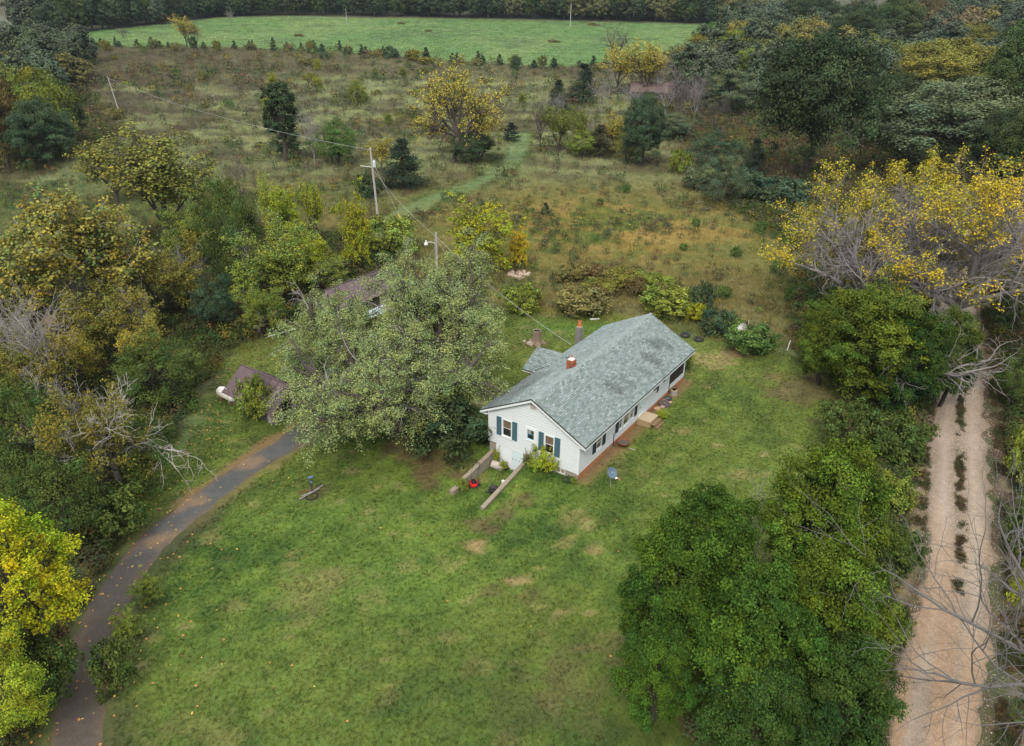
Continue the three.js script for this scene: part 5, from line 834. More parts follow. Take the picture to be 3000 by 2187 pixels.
{
  const R = rng(701), inView = (x, z) => z < -14 && Math.abs(x) < 5 - z * 0.82, lawn = [], meadow = [], tall = [], under = [], fallen = [], stones = [], verge = [];
  const houseBox = (x, z) => { const [lx, lz] = toLocal(x, z); return lx > -W - 0.1 && lx < 0.25 && lz < 0.1 && lz > -L - 0.1 || (lx > -9 && lx < -W && lz > -10.4 && lz < -7); };
  for (let z = -15; z > -76; z -= 0.2) for (let x = -30; x < 30; x += 0.2) {
    const px = x + R() * 0.2, pz = z + R() * 0.2, q = R(); if (!inView(px, pz) || houseBox(px, pz)) continue;
    if (zone(px, pz) !== 'lawn' || along(DRIVE, px, pz)[0] < 1.3 + R() * 0.25 || along(ROAD, px, pz)[0] < 2.3) continue;
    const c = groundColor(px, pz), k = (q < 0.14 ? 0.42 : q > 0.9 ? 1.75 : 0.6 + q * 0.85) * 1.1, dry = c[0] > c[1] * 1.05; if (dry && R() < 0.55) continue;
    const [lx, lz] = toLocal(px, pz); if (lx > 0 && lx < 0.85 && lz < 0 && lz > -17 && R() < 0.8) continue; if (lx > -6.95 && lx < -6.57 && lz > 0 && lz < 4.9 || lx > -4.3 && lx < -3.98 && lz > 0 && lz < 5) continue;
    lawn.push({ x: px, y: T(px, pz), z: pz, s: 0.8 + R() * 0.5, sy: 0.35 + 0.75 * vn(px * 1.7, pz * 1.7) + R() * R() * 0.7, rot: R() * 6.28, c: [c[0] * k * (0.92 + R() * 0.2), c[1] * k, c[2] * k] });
  }
  for (const [zs, ze, st, sc] of [[-60, -125, 0.42, 1], [-125, -200, 0.72, 1.5], [-200, -330, 1.25, 2.3]]) for (let z = zs; z > ze; z -= st) for (let x = -10 + z * 0.8; x < 12 - z * 0.62; x += st) {
    const px = x + R() * st, pz = z - R() * st; if (!inView(px, pz)) continue; const zo = zone(px, pz); if (zo === 'lawn' || zo === 'pasture' || zo === 'mown_path' && R() < 0.6) continue; if (along(ROAD, px, pz)[0] < 3.2) continue;
    const c = groundColor(px, pz), k = (0.75 + R() * 0.7) * 1.4, low = zo === 'mown_path' ? 0.3 : zo === 'forest_floor' ? 0.6 : 1;
    meadow.push({ x: px, y: T(px, pz), z: pz, s: sc * (0.8 + R() * 0.6), sy: sc * low * (0.45 + R() * 0.75) * (0.6 + 0.7 * vn(px * 0.25, pz * 0.25)), rot: R() * 6.28, c: c.map((v, i) => v * k * (i === 0 ? 0.95 + R() * 0.2 : 1)) });
    if (R() < (zo === 'forest_floor' ? 0.16 : 0.025 + 0.1 * S(0.52, 0.7, fbm(px * 0.11, pz * 0.11, 3))) && zo !== 'mown_path') { const t = R(), b = t < 0.4 ? [0.085, 0.1, 0.04] : t < 0.7 ? [0.105, 0.09, 0.045] : t < 0.9 ? [0.065, 0.09, 0.03] : [0.17, 0.16, 0.04], s = sc * (0.6 + R() * 0.9); tall.push({ x: px, y: T(px, pz), z: pz, s, sy: s * (0.6 + R() * 0.8), rot: R() * 6.28, c: b.map((v) => v * (0.7 + R() * 0.6)) }); }
  }
  for (let i = 0; i < 42000; i++) { // undergrowth below the grove, along road banks and wood edges
    const x = lerp(-62, 62, R()), z = lerp(-15, -110, R()); if (!inView(x, z)) continue;
    const g = Math.max(sd(GROVE, x, z), sd(RIGHTWOOD, x, z)), clump = Math.hypot((x - 12) / 5, (z + 26) / 6) < 1.05, rd = along(ROAD, x, z)[0]; const bank = rd < 6 && rd > 2.9 && z > -48 && vn(x * 0.4, z * 0.4) > 0.2; if (!(g > -0.6 + (vn(x, z) - 0.5) * 2 || clump || bank) || rd < 2.9 || along(DRIVE, x, z)[0] < 1.7) continue; if (clump && R() < 0.55) continue;
    const t = R(), b = t < 0.45 ? [0.052, 0.075, 0.024] : t < 0.7 ? [0.08, 0.095, 0.028] : t < 0.9 ? [0.09, 0.076, 0.036] : [0.17, 0.15, 0.03], s = 0.5 + R() * 0.9; under.push({ x, y: T(x, z), z, s, sy: s * (0.5 + R() * 0.9), rot: R() * 6.28, c: b.map((v) => v * (0.75 + R() * 0.5)) });
  }
  for (let i = 0; i < 60000; i++) { // verge of the road and its grassy middle
    const k = R(), a = Math.floor(k * (ROAD.length - 3)) + 2, f = R(), [ax, az] = ROAD[a], [bx, bz] = ROAD[Math.min(a + 1, ROAD.length - 1)], len = Math.hypot(bx - ax, bz - az), mid = R() < 0.2, o = mid ? -0.15 + (R() + R() - 1) * 0.35 : (R() < 0.5 ? -1 : 1) * (1.95 + R() * 2.4), x = lerp(ax, bx, f) + (-(bz - az) / len) * o, z = lerp(az, bz, f) + ((bx - ax) / len) * o; if (!inView(x, z) || R() > len / 24) continue;
    const n = vn(x * 0.9, z * 0.9); if (mid ? fbm(x * 1.1, z * 1.1, 3) < 0.53 || z > -29 || R() < 0.45 : fbm(x * 0.8, z * 0.8, 3) < 0.47) continue;
    verge.push({ x, y: T(x, z) + (mid ? 0.07 : 0), z, s: 0.5 + R() * 0.5, sy: 0.6 + R() * 0.9, rot: R() * 6.28, c: (n < 0.5 ? [0.055, 0.065, 0.024] : [0.09, 0.07, 0.034]).map((v) => v * (0.7 + R() * 0.6)) });
  }
  for (let i = 0; i < 5200; i++) { const k = R(), x = k < 0.6 ? lerp(-27, -14, R()) : lerp(-16, 27, R()), z = lerp(-16, -66, R()); if (!inView(x, z) || houseBox(x, z)) continue; const nearGrove = S(-7, 0, sd(GROVE, x, z)), rw = S(-5, 0, sd(RIGHTWOOD, x, z)); if (R() > 0.05 + 0.75 * nearGrove + 0.6 * rw) continue; const t = R(); fallen.push({ x, y: T(x, z) + 0.045, z, s: 0.75 + R() * 0.7, rot: R() * 6.28, rx: (R() - 0.5) * 0.7, rz: (R() - 0.5) * 0.7, c: t < 0.55 ? [0.48, 0.24, 0.08] : t < 0.8 ? [0.55, 0.4, 0.1] : [0.2, 0.1, 0.05] }); }
  for (let i = 0; i < 24000; i++) { const a = Math.floor(R() * 5) + 2, f = R(), [ax, az] = ROAD[a], [bx, bz] = ROAD[a + 1], len = Math.hypot(bx - ax, bz - az), o = (R() + R() - 1) * 2.3 + (R() < 0.35 ? Math.sign(R() - 0.5) * 1.6 : 0), x = lerp(ax, bx, f) - 0.25 + (-(bz - az) / len) * o, z = lerp(az, bz, f) + ((bx - ax) / len) * o; if (!inView(x, z) || Math.abs(o) > 3) continue; const k = 0.6 + R() * 0.6; stones.push({ x, y: T(x, z) + (Math.abs(o) < 1.7 ? 0.085 * (1 - 0.08 * o * o) : 0.005), z, s: 0.014 + R() * R() * 0.034, rot: R() * 6.28, rx: R() * 3, c: [0.44 * k, 0.34 * k, 0.27 * k] }); }
  instanced('grass', tuft(1, 26, 0.11, 0.085, 0.018, 0.7), G.blade, lawn, 'short patchy green lawn grass all round the white house', 'grass');
  instanced('meadow_grass', tuft(2, 34, 0.36, 0.46, 0.03, 0.55), G.blade, meadow, 'tall dry golden and brown meadow grass behind the house', 'grass');
  instanced('weeds', weed(3, 60, 0.5, 0.9, 0.2, 0.1), G.blade, tall, 'leafy weeds standing in the tall meadow grass', 'weeds');
  instanced('undergrowth', weed(4, 80, 0.6, 0.9, 0.17, 0.1), G.blade, under, 'tangled undergrowth below the trees and on the road banks', 'undergrowth');
  instanced('verge_weeds', weed(5, 26, 0.26, 0.24, 0.1, 0.05), G.blade, verge, 'low weeds on the verges and middle strip of the gravel road', 'weeds');
  {
    const far = []; for (let z = -270; z > -450; z -= 2.3) for (let x = -215; x < 125; x += 2.3) { const px = x + R() * 2.3, pz = z - R() * 2.3; if (zone(px, pz) !== 'pasture') continue; const c = groundColor(px, pz), k = (0.72 + R() * 0.6) * (R() < 0.05 ? 0.75 : 1) * 1.95; far.push({ x: px, y: T(px, pz), z: pz, s: 3 + R() * 2.6, sy: 0.7 + R() * 0.9, rot: R() * 6.28, c: [c[0] * k * 1.08, c[1] * k, c[2] * k * 1.12] }); }
    instanced('pasture_grass', tuft(6, 60, 0.34, 0.3, 0.03, 0.6), G.blade, far, 'short green grass covering the pasture beyond the meadow', 'grass');
  }
  const leaf = new Leaves(); leaf.add(0, 0, 0, 0, 1, 0, 0.13, 0.1, [1, 1, 1], rng(3)); instanced('fallen_leaves', leaf.build(), G.blade, fallen, 'orange and yellow fallen leaves scattered over the lawn by the grove', 'fallen leaves');
  const st = new THREE.IcosahedronGeometry(1, 0); instanced('gravel', st, std(1, 1, 1, { roughness: 0.95 }), stones, 'loose pale stones lying on the gravel road', 'gravel');
}

// ---------- things in the yard ----------
const turnTo = (dx, dz) => Math.atan2(dx, dz); // rotation.y that points local z along (dx, dz)
const poleM = std(0.56, 0.53, 0.5, { map: streakTex, bumpMap: streakTex, bumpScale: 0.02 });
function utilityPole(label, x, z, h, lean, r = 0.15) { const g = thing('utility_pole', label, 'utility pole', x, T(x, z), z); mesh('pole', merge([rod([0, -0.3, 0], [lean, h, 0], r, r * 0.72, 10)]), poleM, g); return g; }
const wireM = std(0.45, 0.46, 0.46, { roughness: 0.5 });
function wire(name, label, cat, a, b, sag, r = 0.014, group) { const A = new THREE.Vector3(...a), B = new THREE.Vector3(...b), m = A.clone().lerp(B, 0.5); m.y -= sag; const g = new THREE.TubeGeometry(new THREE.QuadraticBezierCurve3(A, m, B), 24, r, 4), o = mesh(name, g, wireM); tag(o, label, cat, group); return o; }
{
  const p = utilityPole('tall grey utility pole carrying a pale transformer above the grove', -19.4, -102.8, 9.3, -0.35, 0.17);
  mesh('transformer', merge([cyl(0.2, 0.2, 0.75, 0.08, 6.9, 0.3, 14), cyl(0.1, 0.06, 0.12, 0.08, 7.65, 0.3, 10)]), std(0.62, 0.72, 0.74, { roughness: 0.4 }), p); mesh('bushing', merge([cyl(0.04, 0.03, 0.22, 0.0, 7.66, 0.3, 8), cyl(0.04, 0.03, 0.22, 0.18, 7.66, 0.3, 8)]), M.white, p); mesh('bracket', box(0.06, 0.3, 0.2, -0.1, 7.2, 0.15), M.alu, p); mesh('insulator_arm', rod([-0.3, 6.8, 0], [-1.9, 7.0, 0.1], 0.045), M.white, p); mesh('insulator', cyl(0.06, 0.06, 0.2, -0.34, 9.25, 0, 8), M.white, p);
  const q = utilityPole('short brown lamp pole with white yard light behind the big elms', -7.7, -70.2, 7.3, 0.05, 0.13);
  mesh('lamp_arm', new THREE.TubeGeometry(new THREE.QuadraticBezierCurve3(new THREE.Vector3(0, 6.1, 0), new THREE.Vector3(-0.35, 6.45, 0.1), new THREE.Vector3(-0.85, 6.35, 0.2)), 12, 0.03, 6), M.white, q);
  const lampHead = mesh('lamp_head', merge([cyl(0.2, 0.16, 0.12, -0.95, 6.18, 0.2, 14), cyl(0.09, 0.08, 0.22, -0.95, 6.3, 0.2, 10)]), M.white, q); void lampHead; mesh('lamp_shade', new THREE.SphereGeometry(0.2, 14, 8, 0, 6.29, Math.PI / 2, Math.PI / 2).translate(-0.95, 6.18, 0.2), std(0.75, 0.8, 0.8, { roughness: 0.3 }), q);
  mesh('conduit', rod([-0.14, 0, 0.08], [-0.08, 6.6, 0.05], 0.04), M.alu, q); mesh('cable_coil', merge([new THREE.TorusGeometry(0.42, 0.035, 6, 20).translate(0, 2.6, 0.17), box(0.9, 0.05, 0.05, 0, 3.0, 0.17), box(0.9, 0.05, 0.05, 0, 2.2, 0.17), box(0.1, 0.9, 0.08, 0, 2.6, 0.16)]), M.black, q);
  utilityPole('thin leaning grey utility pole alone in the brown meadow at the left', -99.9, -193.6, 8.2, -0.9, 0.14); const l = scene.children[scene.children.length - 1]; mesh('crossbar', rod([-1.1, 6.3, 0.1], [0.6, 6.9, 0.1], 0.05), M.woodGrey, l);
  utilityPole('white pole at the far end of the pasture before pale trees', 27.7, -418, 10.8, 0, 0.2); utilityPole('leaning white pole at the right end of the far pasture', 110.5, -430, 10, 0.9, 0.2); utilityPole('small pole in the left half of the far pasture', -88, -420, 7, 0, 0.14);
  const top1 = [-19.7, 9.1, -102.8], q1 = [-7.65, 6.9, -70.2];
  wire('guy_wire', 'guy wire with yellow guard running from the transformer pole to the grass', 'guy wire', [-19.65, 7.9, -102.6], [-14.3, 0, -95.4], 0.05); const guy = scene.children[scene.children.length - 1]; mesh('guard', rod([-15.55, 1.85, -97.1], [-14.3, 0, -95.4], 0.05), std(0.7, 0.5, 0.04), guy);
  wire('power_line', 'line hanging from the transformer pole down to the lamp pole', 'power line', [-19.6, 6.6, -102.7], q1, 1.2); wire('power_line', 'long line from the leaning left pole to the transformer pole', 'power line', [-100.6, 7.9 + T(-99.9, -193.6), -193.6], top1, 3, 0.018);
  wire('power_line', 'service line from the lamp pole to the house roof', 'power line', q1, [...toWorld(-W - 0.6, -12)].flatMap((v, i) => (i ? [3.0, v] : [v])), 1.1, 0.016);
  wire('guy_wire', 'guy wire of the lamp pole on the grove side', 'guy wire', [-7.75, 5.9, -70.2], [-11.3, 0, -69.4], 0.02, 0.012); wire('guy_wire', 'guy wire of the lamp pole on the house side', 'guy wire', [-7.65, 6.7, -70.2], [-3.2, 0, -68.3], 0.02, 0.014);
}
{ // satellite dish
  const g = thing('satellite_dish', 'blue-grey satellite dish on a thin post in the lawn before the house', 'satellite dish', 6.4, T(6.4, -38.6), -38.6, 0.5);
  mesh('mast', merge([rod([0.05, -0.1, 0], [0, 0.95, 0], 0.03)]), M.alu, g); mesh('clamp', merge([box(0.09, 0.22, 0.09, 0, 0.72, 0), rod([0, 0.9, 0], [0, 1.05, 0.04], 0.045)]), M.alu, g);
  const R0 = [[0, 0], [0.1, 0.004], [0.2, 0.018], [0.28, 0.036], [0.325, 0.05], [0.335, 0.048], [0.28, 0.024], [0.2, 0.006], [0, -0.012]].map((p) => new THREE.Vector2(...p));
  const dish = mesh('reflector', new THREE.LatheGeometry(R0, 32).scale(1, 1, 1.12), std(0.085, 0.135, 0.18, { roughness: 0.4 }), g); dish.position.set(0, 1.16, 0.08); dish.rotation.set(0.85, 0, 0.1);
  mesh('emblem', merge([box(0.13, 0.004, 0.03, 0.02, 0.022, -0.02), box(0.05, 0.004, 0.03, 0.12, 0.022, 0.04)]), std(0.4, 0.55, 0.65), dish); mesh('feed_arm', rod([0, -0.02, 0.33], [0, 0.34, 0.42], 0.016), M.alu, dish); mesh('feed_horn', merge([box(0.16, 0.09, 0.08, 0, 0.36, 0.41), cyl(0.035, 0.045, 0.08, 0, 0.3, 0.38, 10)]), M.white, dish);
}
{ // garden windmill
  const g = thing('garden_windmill', 'small garden windmill with white blades on a rusty lattice tower', 'windmill', 20.2, T(20.2, -59.5), -59.5, 0.2);
  for (const [sx, sz] of [[-1, -1], [1, -1], [1, 1], [-1, 1]]) mesh('leg', rod([sx * 0.38, -0.05, sz * 0.38], [sx * 0.07, 2.0, sz * 0.07], 0.024, 0.02, 5), M.rust, g);
  mesh('brace', merge([0.5, 1.0, 1.5].flatMap((y) => { const r = lerp(0.38, 0.07, y / 2.05); return [[-1, -1, 1, -1], [1, -1, 1, 1], [1, 1, -1, 1], [-1, 1, -1, -1]].map(([a, b, c, d]) => rod([a * r, y, b * r], [c * r, y + 0.12, d * r], 0.012, 0.012, 4)); })), M.rust, g);
  mesh('platform', merge([box(0.5, 0.05, 0.5, 0, 2.02, 0)]), std(0.62, 0.36, 0.3), g); mesh('head', merge([box(0.16, 0.18, 0.3, 0, 2.2, 0.02), cyl(0.06, 0.06, 0.1, 0, 2.28, 0.2).rotateX(0)]), M.white, g);
  for (let k = 0; k < 12; k++) { const b = mesh('blade', hexa([[-0.035, 0.12, 0.01], [0.035, 0.12, -0.02], [0.035, 0.12, -0.028], [-0.035, 0.12, 0.002], [-0.075, 0.46, 0.03], [0.075, 0.46, -0.03], [0.075, 0.46, -0.038], [-0.075, 0.46, 0.022]]), M.white, g); b.position.set(0, 2.28, 0.22); b.rotation.z = (k / 12) * 6.283; }
  mesh('tail_boom', rod([0, 2.26, 0], [0.75, 2.34, -0.5], 0.018), M.rust, g); mesh('tail_vane', hexa([[0.62, 2.18, -0.4], [1.0, 2.18, -0.66], [1.0, 2.18, -0.67], [0.62, 2.18, -0.41], [0.62, 2.48, -0.4], [1.05, 2.52, -0.69], [1.05, 2.52, -0.7], [0.62, 2.48, -0.41]]), std(0.12, 0.02, 0.025), g); mesh('vane_edge', rod([1.0, 2.16, -0.67], [1.07, 2.54, -0.71], 0.03), M.white, g);
}
const atRamp = (lx, lz) => { const [x, z] = toWorld(lx, lz); return [x, T(x, z), z]; };
function mower(label, lx, lz, turn, body, engine) {
  const [x, y, z] = atRamp(lx, lz), g = thing('lawn_mower', label, 'lawn mower', x, y, z, HA + turn), s = new THREE.Shape(); s.absellipse(0, 0, 0.27, 0.36, 0, Math.PI * 2);
  mesh('deck', new THREE.ExtrudeGeometry(s, { depth: 0.1, bevelEnabled: true, bevelSize: 0.03, bevelThickness: 0.03, bevelSegments: 2, curveSegments: 20 }).rotateX(-Math.PI / 2).translate(0, 0.1, 0), body, g);
  mesh('engine', merge([cyl(0.17, 0.17, 0.14, 0, 0.25, 0.02, 16), cyl(0.15, 0.11, 0.07, 0, 0.39, 0.02, 16), cyl(0.05, 0.05, 0.06, 0, 0.46, 0.02, 10), box(0.14, 0.12, 0.12, 0.18, 0.3, 0.05)]), engine, g);
  for (const [sx, sz] of [[-1, -1], [1, -1], [1, 1], [-1, 1]]) { const w = mesh('wheel', cyl(0.1, 0.1, 0.05, 0, 0, 0, 14).translate(0, -0.025, 0).rotateZ(Math.PI / 2).translate(sx * 0.3, 0.1, sz * 0.28), M.black, g); mesh('hub', cyl(0.055, 0.055, 0.06, 0, 0, 0, 10).translate(0, -0.03, 0).rotateZ(Math.PI / 2).translate(sx * 0.3, 0.1, sz * 0.28), M.white, w); }
  mesh('handle', merge([rod([-0.22, 0.2, -0.28], [-0.22, 0.98, -1.25], 0.016), rod([0.22, 0.2, -0.28], [0.22, 0.98, -1.25], 0.016), rod([-0.22, 0.98, -1.25], [0.22, 0.98, -1.25], 0.018), rod([-0.22, 0.7, -0.9], [0.22, 0.7, -0.9], 0.01)]), M.black, g); mesh('chute', box(0.18, 0.07, 0.24, 0.34, 0.16, 0.05), M.black, g);
  return g;
}
mower('red push mower with black engine on the ramp below the stained wall', -6.2, 3.1, 0.5, M.red, M.black);
mower('black push mower standing against the low ramp wall', -4.75, 2.85, 0.15, M.black, std(0.06, 0.05, 0.055));
{
  let [x, y, z] = atRamp(-4.66, 1.85); let g = thing('fuel_can', 'white can by the ramp wall behind the black mower', 'can', x, y, z, 0.4); mesh('body', merge([cyl(0.13, 0.13, 0.3, 0, 0, 0, 14), cyl(0.13, 0.05, 0.06, 0, 0.3, 0, 14)]), M.white, g); mesh('handle', new THREE.TorusGeometry(0.08, 0.015, 6, 12, Math.PI).translate(0, 0.34, 0), M.black, g); mesh('spout', rod([0.04, 0.34, 0], [0.14, 0.44, 0], 0.02), M.black, g);
  [x, y, z] = atRamp(-6.1, 0.62); g = thing('barrel', 'pale round barrel lying at the head of the ramp by the boarded bay', 'barrel', x, y + 0.27, z, HA + 0.5); const prof = [[0, -0.42], [0.2, -0.42], [0.27, -0.36], [0.28, 0], [0.27, 0.36], [0.2, 0.42], [0, 0.42]].map((p) => new THREE.Vector2(...p)); mesh('body', new THREE.LatheGeometry(prof, 20).rotateZ(1.2), std(0.6, 0.52, 0.46, { map: grainTex }), g); mesh('hoop', merge([-0.22, 0.22].map((h) => new THREE.TorusGeometry(0.282, 0.012, 6, 24).rotateX(Math.PI / 2).translate(0, h, 0).rotateZ(1.2))), std(0.5, 0.42, 0.36), g);
  [x, y, z] = atRamp(-5.55, 0.35); g = thing('tub', 'small black tub beside the pale barrel', 'tub', x, y, z); mesh('body', new THREE.LatheGeometry([[0, 0], [0.17, 0], [0.21, 0.2], [0.23, 0.2], [0.22, 0.22], [0.19, 0.2], [0.15, 0.03], [0, 0.03]].map((p) => new THREE.Vector2(...p)), 18), M.black, g); mesh('rim', new THREE.TorusGeometry(0.215, 0.015, 6, 20).rotateX(Math.PI / 2).translate(0, 0.21, 0), M.rubber, g);
}
// bush, creepers and small plants at the house
{
  const small = (name, label, lx, lz, h, r, tint, kind = 'shrub') => { const [x, z] = toWorld(lx, lz); plant(kind, name, tint, x, z, h, r, label, 'shrub'); };
  small('shrub', 'thin leafy vine climbing the boarded basement bay', -6.35, 0.3, 1.5, 0.32, 'lime2', 'sap'); small('shrub', 'leafy weed between the pale barrel and the white door', -5.7, 0.45, 0.8, 0.38, 'lime2', 'sap');
  small('shrub', 'sparse dry twiggy bush left of the gable bush', -3.7, 0.45, 1.3, 0.4, 'pale', 'sap'); small('shrub', 'weeds growing at the foot of the stained ramp wall', -6.45, 3.9, 0.8, 0.4, 'green2'); small('shrub', 'small round plant under the house corner', -0.55, 0.4, 0.3, 0.36, 'bluegreen'); small('shrub', 'tiny bush at the very corner of the house', -0.12, 0.35, 0.38, 0.22, 'green2'); small('shrub', 'small yellowing bush beside the back step', 1.2, -10.4, 0.75, 0.55, 'lime2', 'sap');
}
{ // things along the long wall
  const put = (lx, lz) => { const [x, z] = toWorld(lx, lz); return [x, T(x, z), z]; };
  let [x, y, z] = put(0.55, -9.2), g = thing('step_block', 'tan concrete step block below the side door', 'steps', x, y, z, HA); mesh('landing', box(1.1, 0.62, 1.3, 0, 0.14, 0), std(0.5, 0.36, 0.2, { map: grainTex, bumpMap: grainTex, bumpScale: 0.02 }), g); mesh('cap', box(1.14, 0.05, 1.34, 0, 0.475, 0), std(0.55, 0.44, 0.29, { map: grainTex }), g); mesh('tread', merge([box(0.3, 0.06, 1.2, 0.74, 0.26, -0.05), box(0.04, 0.24, 1.2, 0.86, 0.11, -0.05)]), std(0.28, 0.18, 0.09, { map: streakTex }), g); mesh('tread', box(0.26, 0.05, 1.15, 1.0, 0.08, -0.05), std(0.24, 0.15, 0.08, { map: streakTex }), g);
  [x, y, z] = put(0.6, -5.3); g = thing('fire_pit', 'rusty round fire pit full of ash beside the meter', 'fire pit', x, y, z); mesh('bowl', new THREE.LatheGeometry([[0, 0.1], [0.2, 0.12], [0.36, 0.22], [0.43, 0.36], [0.46, 0.36], [0.45, 0.33], [0.38, 0.18], [0.2, 0.07], [0, 0.05]].map((p) => new THREE.Vector2(...p)), 24), M.rust, g); mesh('ash', cyl(0.37, 0.37, 0.03, 0, 0.24, 0, 20), std(0.13, 0.1, 0.085, { map: grainTex }), g); for (let k = 0; k < 3; k++) mesh('leg', rod([Math.cos(k * 2.1) * 0.3, 0.2, Math.sin(k * 2.1) * 0.3], [Math.cos(k * 2.1) * 0.4, -0.03, Math.sin(k * 2.1) * 0.4], 0.02), M.rust, g); mesh('poker', rod([0.35, 0.05, 0.35], [0.75, 0.03, 0.6], 0.025), M.alu, g);
  [x, y, z] = put(0.42, -14.4); g = thing('stump_table', 'cut log stump carrying a pot by the porch', 'stump', x, y, z); mesh('wood', cyl(0.3, 0.26, 0.42, 0, -0.03, 0, 14), M.woodGrey, g); mesh('cut_face', cyl(0.25, 0.25, 0.012, 0, 0.39, 0, 14), std(0.42, 0.32, 0.22), g);
  g = thing('pot', 'dark pot with orange dry soil standing on the log stump', 'pot', x, y + 0.402, z); g.userData.label = 'dark round pot standing on the log stump by the porch'; mesh('body', new THREE.LatheGeometry([[0, 0], [0.12, 0], [0.18, 0.12], [0.17, 0.24], [0.19, 0.26], [0.15, 0.25], [0.15, 0.2], [0, 0.2]].map((p) => new THREE.Vector2(...p)), 16), M.black, g); mesh('soil', cyl(0.145, 0.145, 0.01, 0, 0.21, 0, 14), std(0.3, 0.14, 0.05), g);
  [x, y, z] = put(0.45, -13.2); g = thing('tub', 'black plastic tub between the stump and the stones', 'tub', x, y, z, HA); mesh('body', new THREE.LatheGeometry([[0, 0], [0.22, 0], [0.27, 0.24], [0.29, 0.25], [0.25, 0.24], [0.2, 0.04], [0, 0.04]].map((p) => new THREE.Vector2(...p)), 18), M.rubber, g); mesh('water', cyl(0.235, 0.235, 0.01, 0, 0.17, 0, 16), std(0.1, 0.14, 0.16, { roughness: 0.1 }), g);
  [x, y, z] = put(0.55, -12.3); g = thing('cable_reel', 'round grey wooden disc leaning beside the stones at the long wall', 'wooden disc', x, y + 0.12, z, 0.4); mesh('disc', cyl(0.42, 0.42, 0.08, 0, 0, 0, 20).rotateX(0.35), M.woodDark, g); mesh('hub', cyl(0.12, 0.12, 0.12, 0, 0, 0, 12).rotateX(0.35), M.wood, g);
  const R = rng(91); for (const [a, b, s, lab] of [[0.35, -11.4, 0.22, 'flat brown stone nearest the step block along the long wall'], [0.55, -11.9, 0.16, 'small tan stone between the flat stone and the wooden disc'], [0.3, -12.9, 0.2, 'pale yellow stone beside the black plastic tub'], [0.75, -12.9, 0.16, 'orange stone in front of the black plastic tub']]) { [x, y, z] = put(a, b); tag(mesh('stone', lump(R, s, 1.3, 0.6, 1, 0.2).translate(0, s * 0.4, 0), std(0.45 + R() * 0.1, 0.32, 0.2 + R() * 0.06, { map: grainTex })), lab, 'stone').position.set(x, y, z); }
}
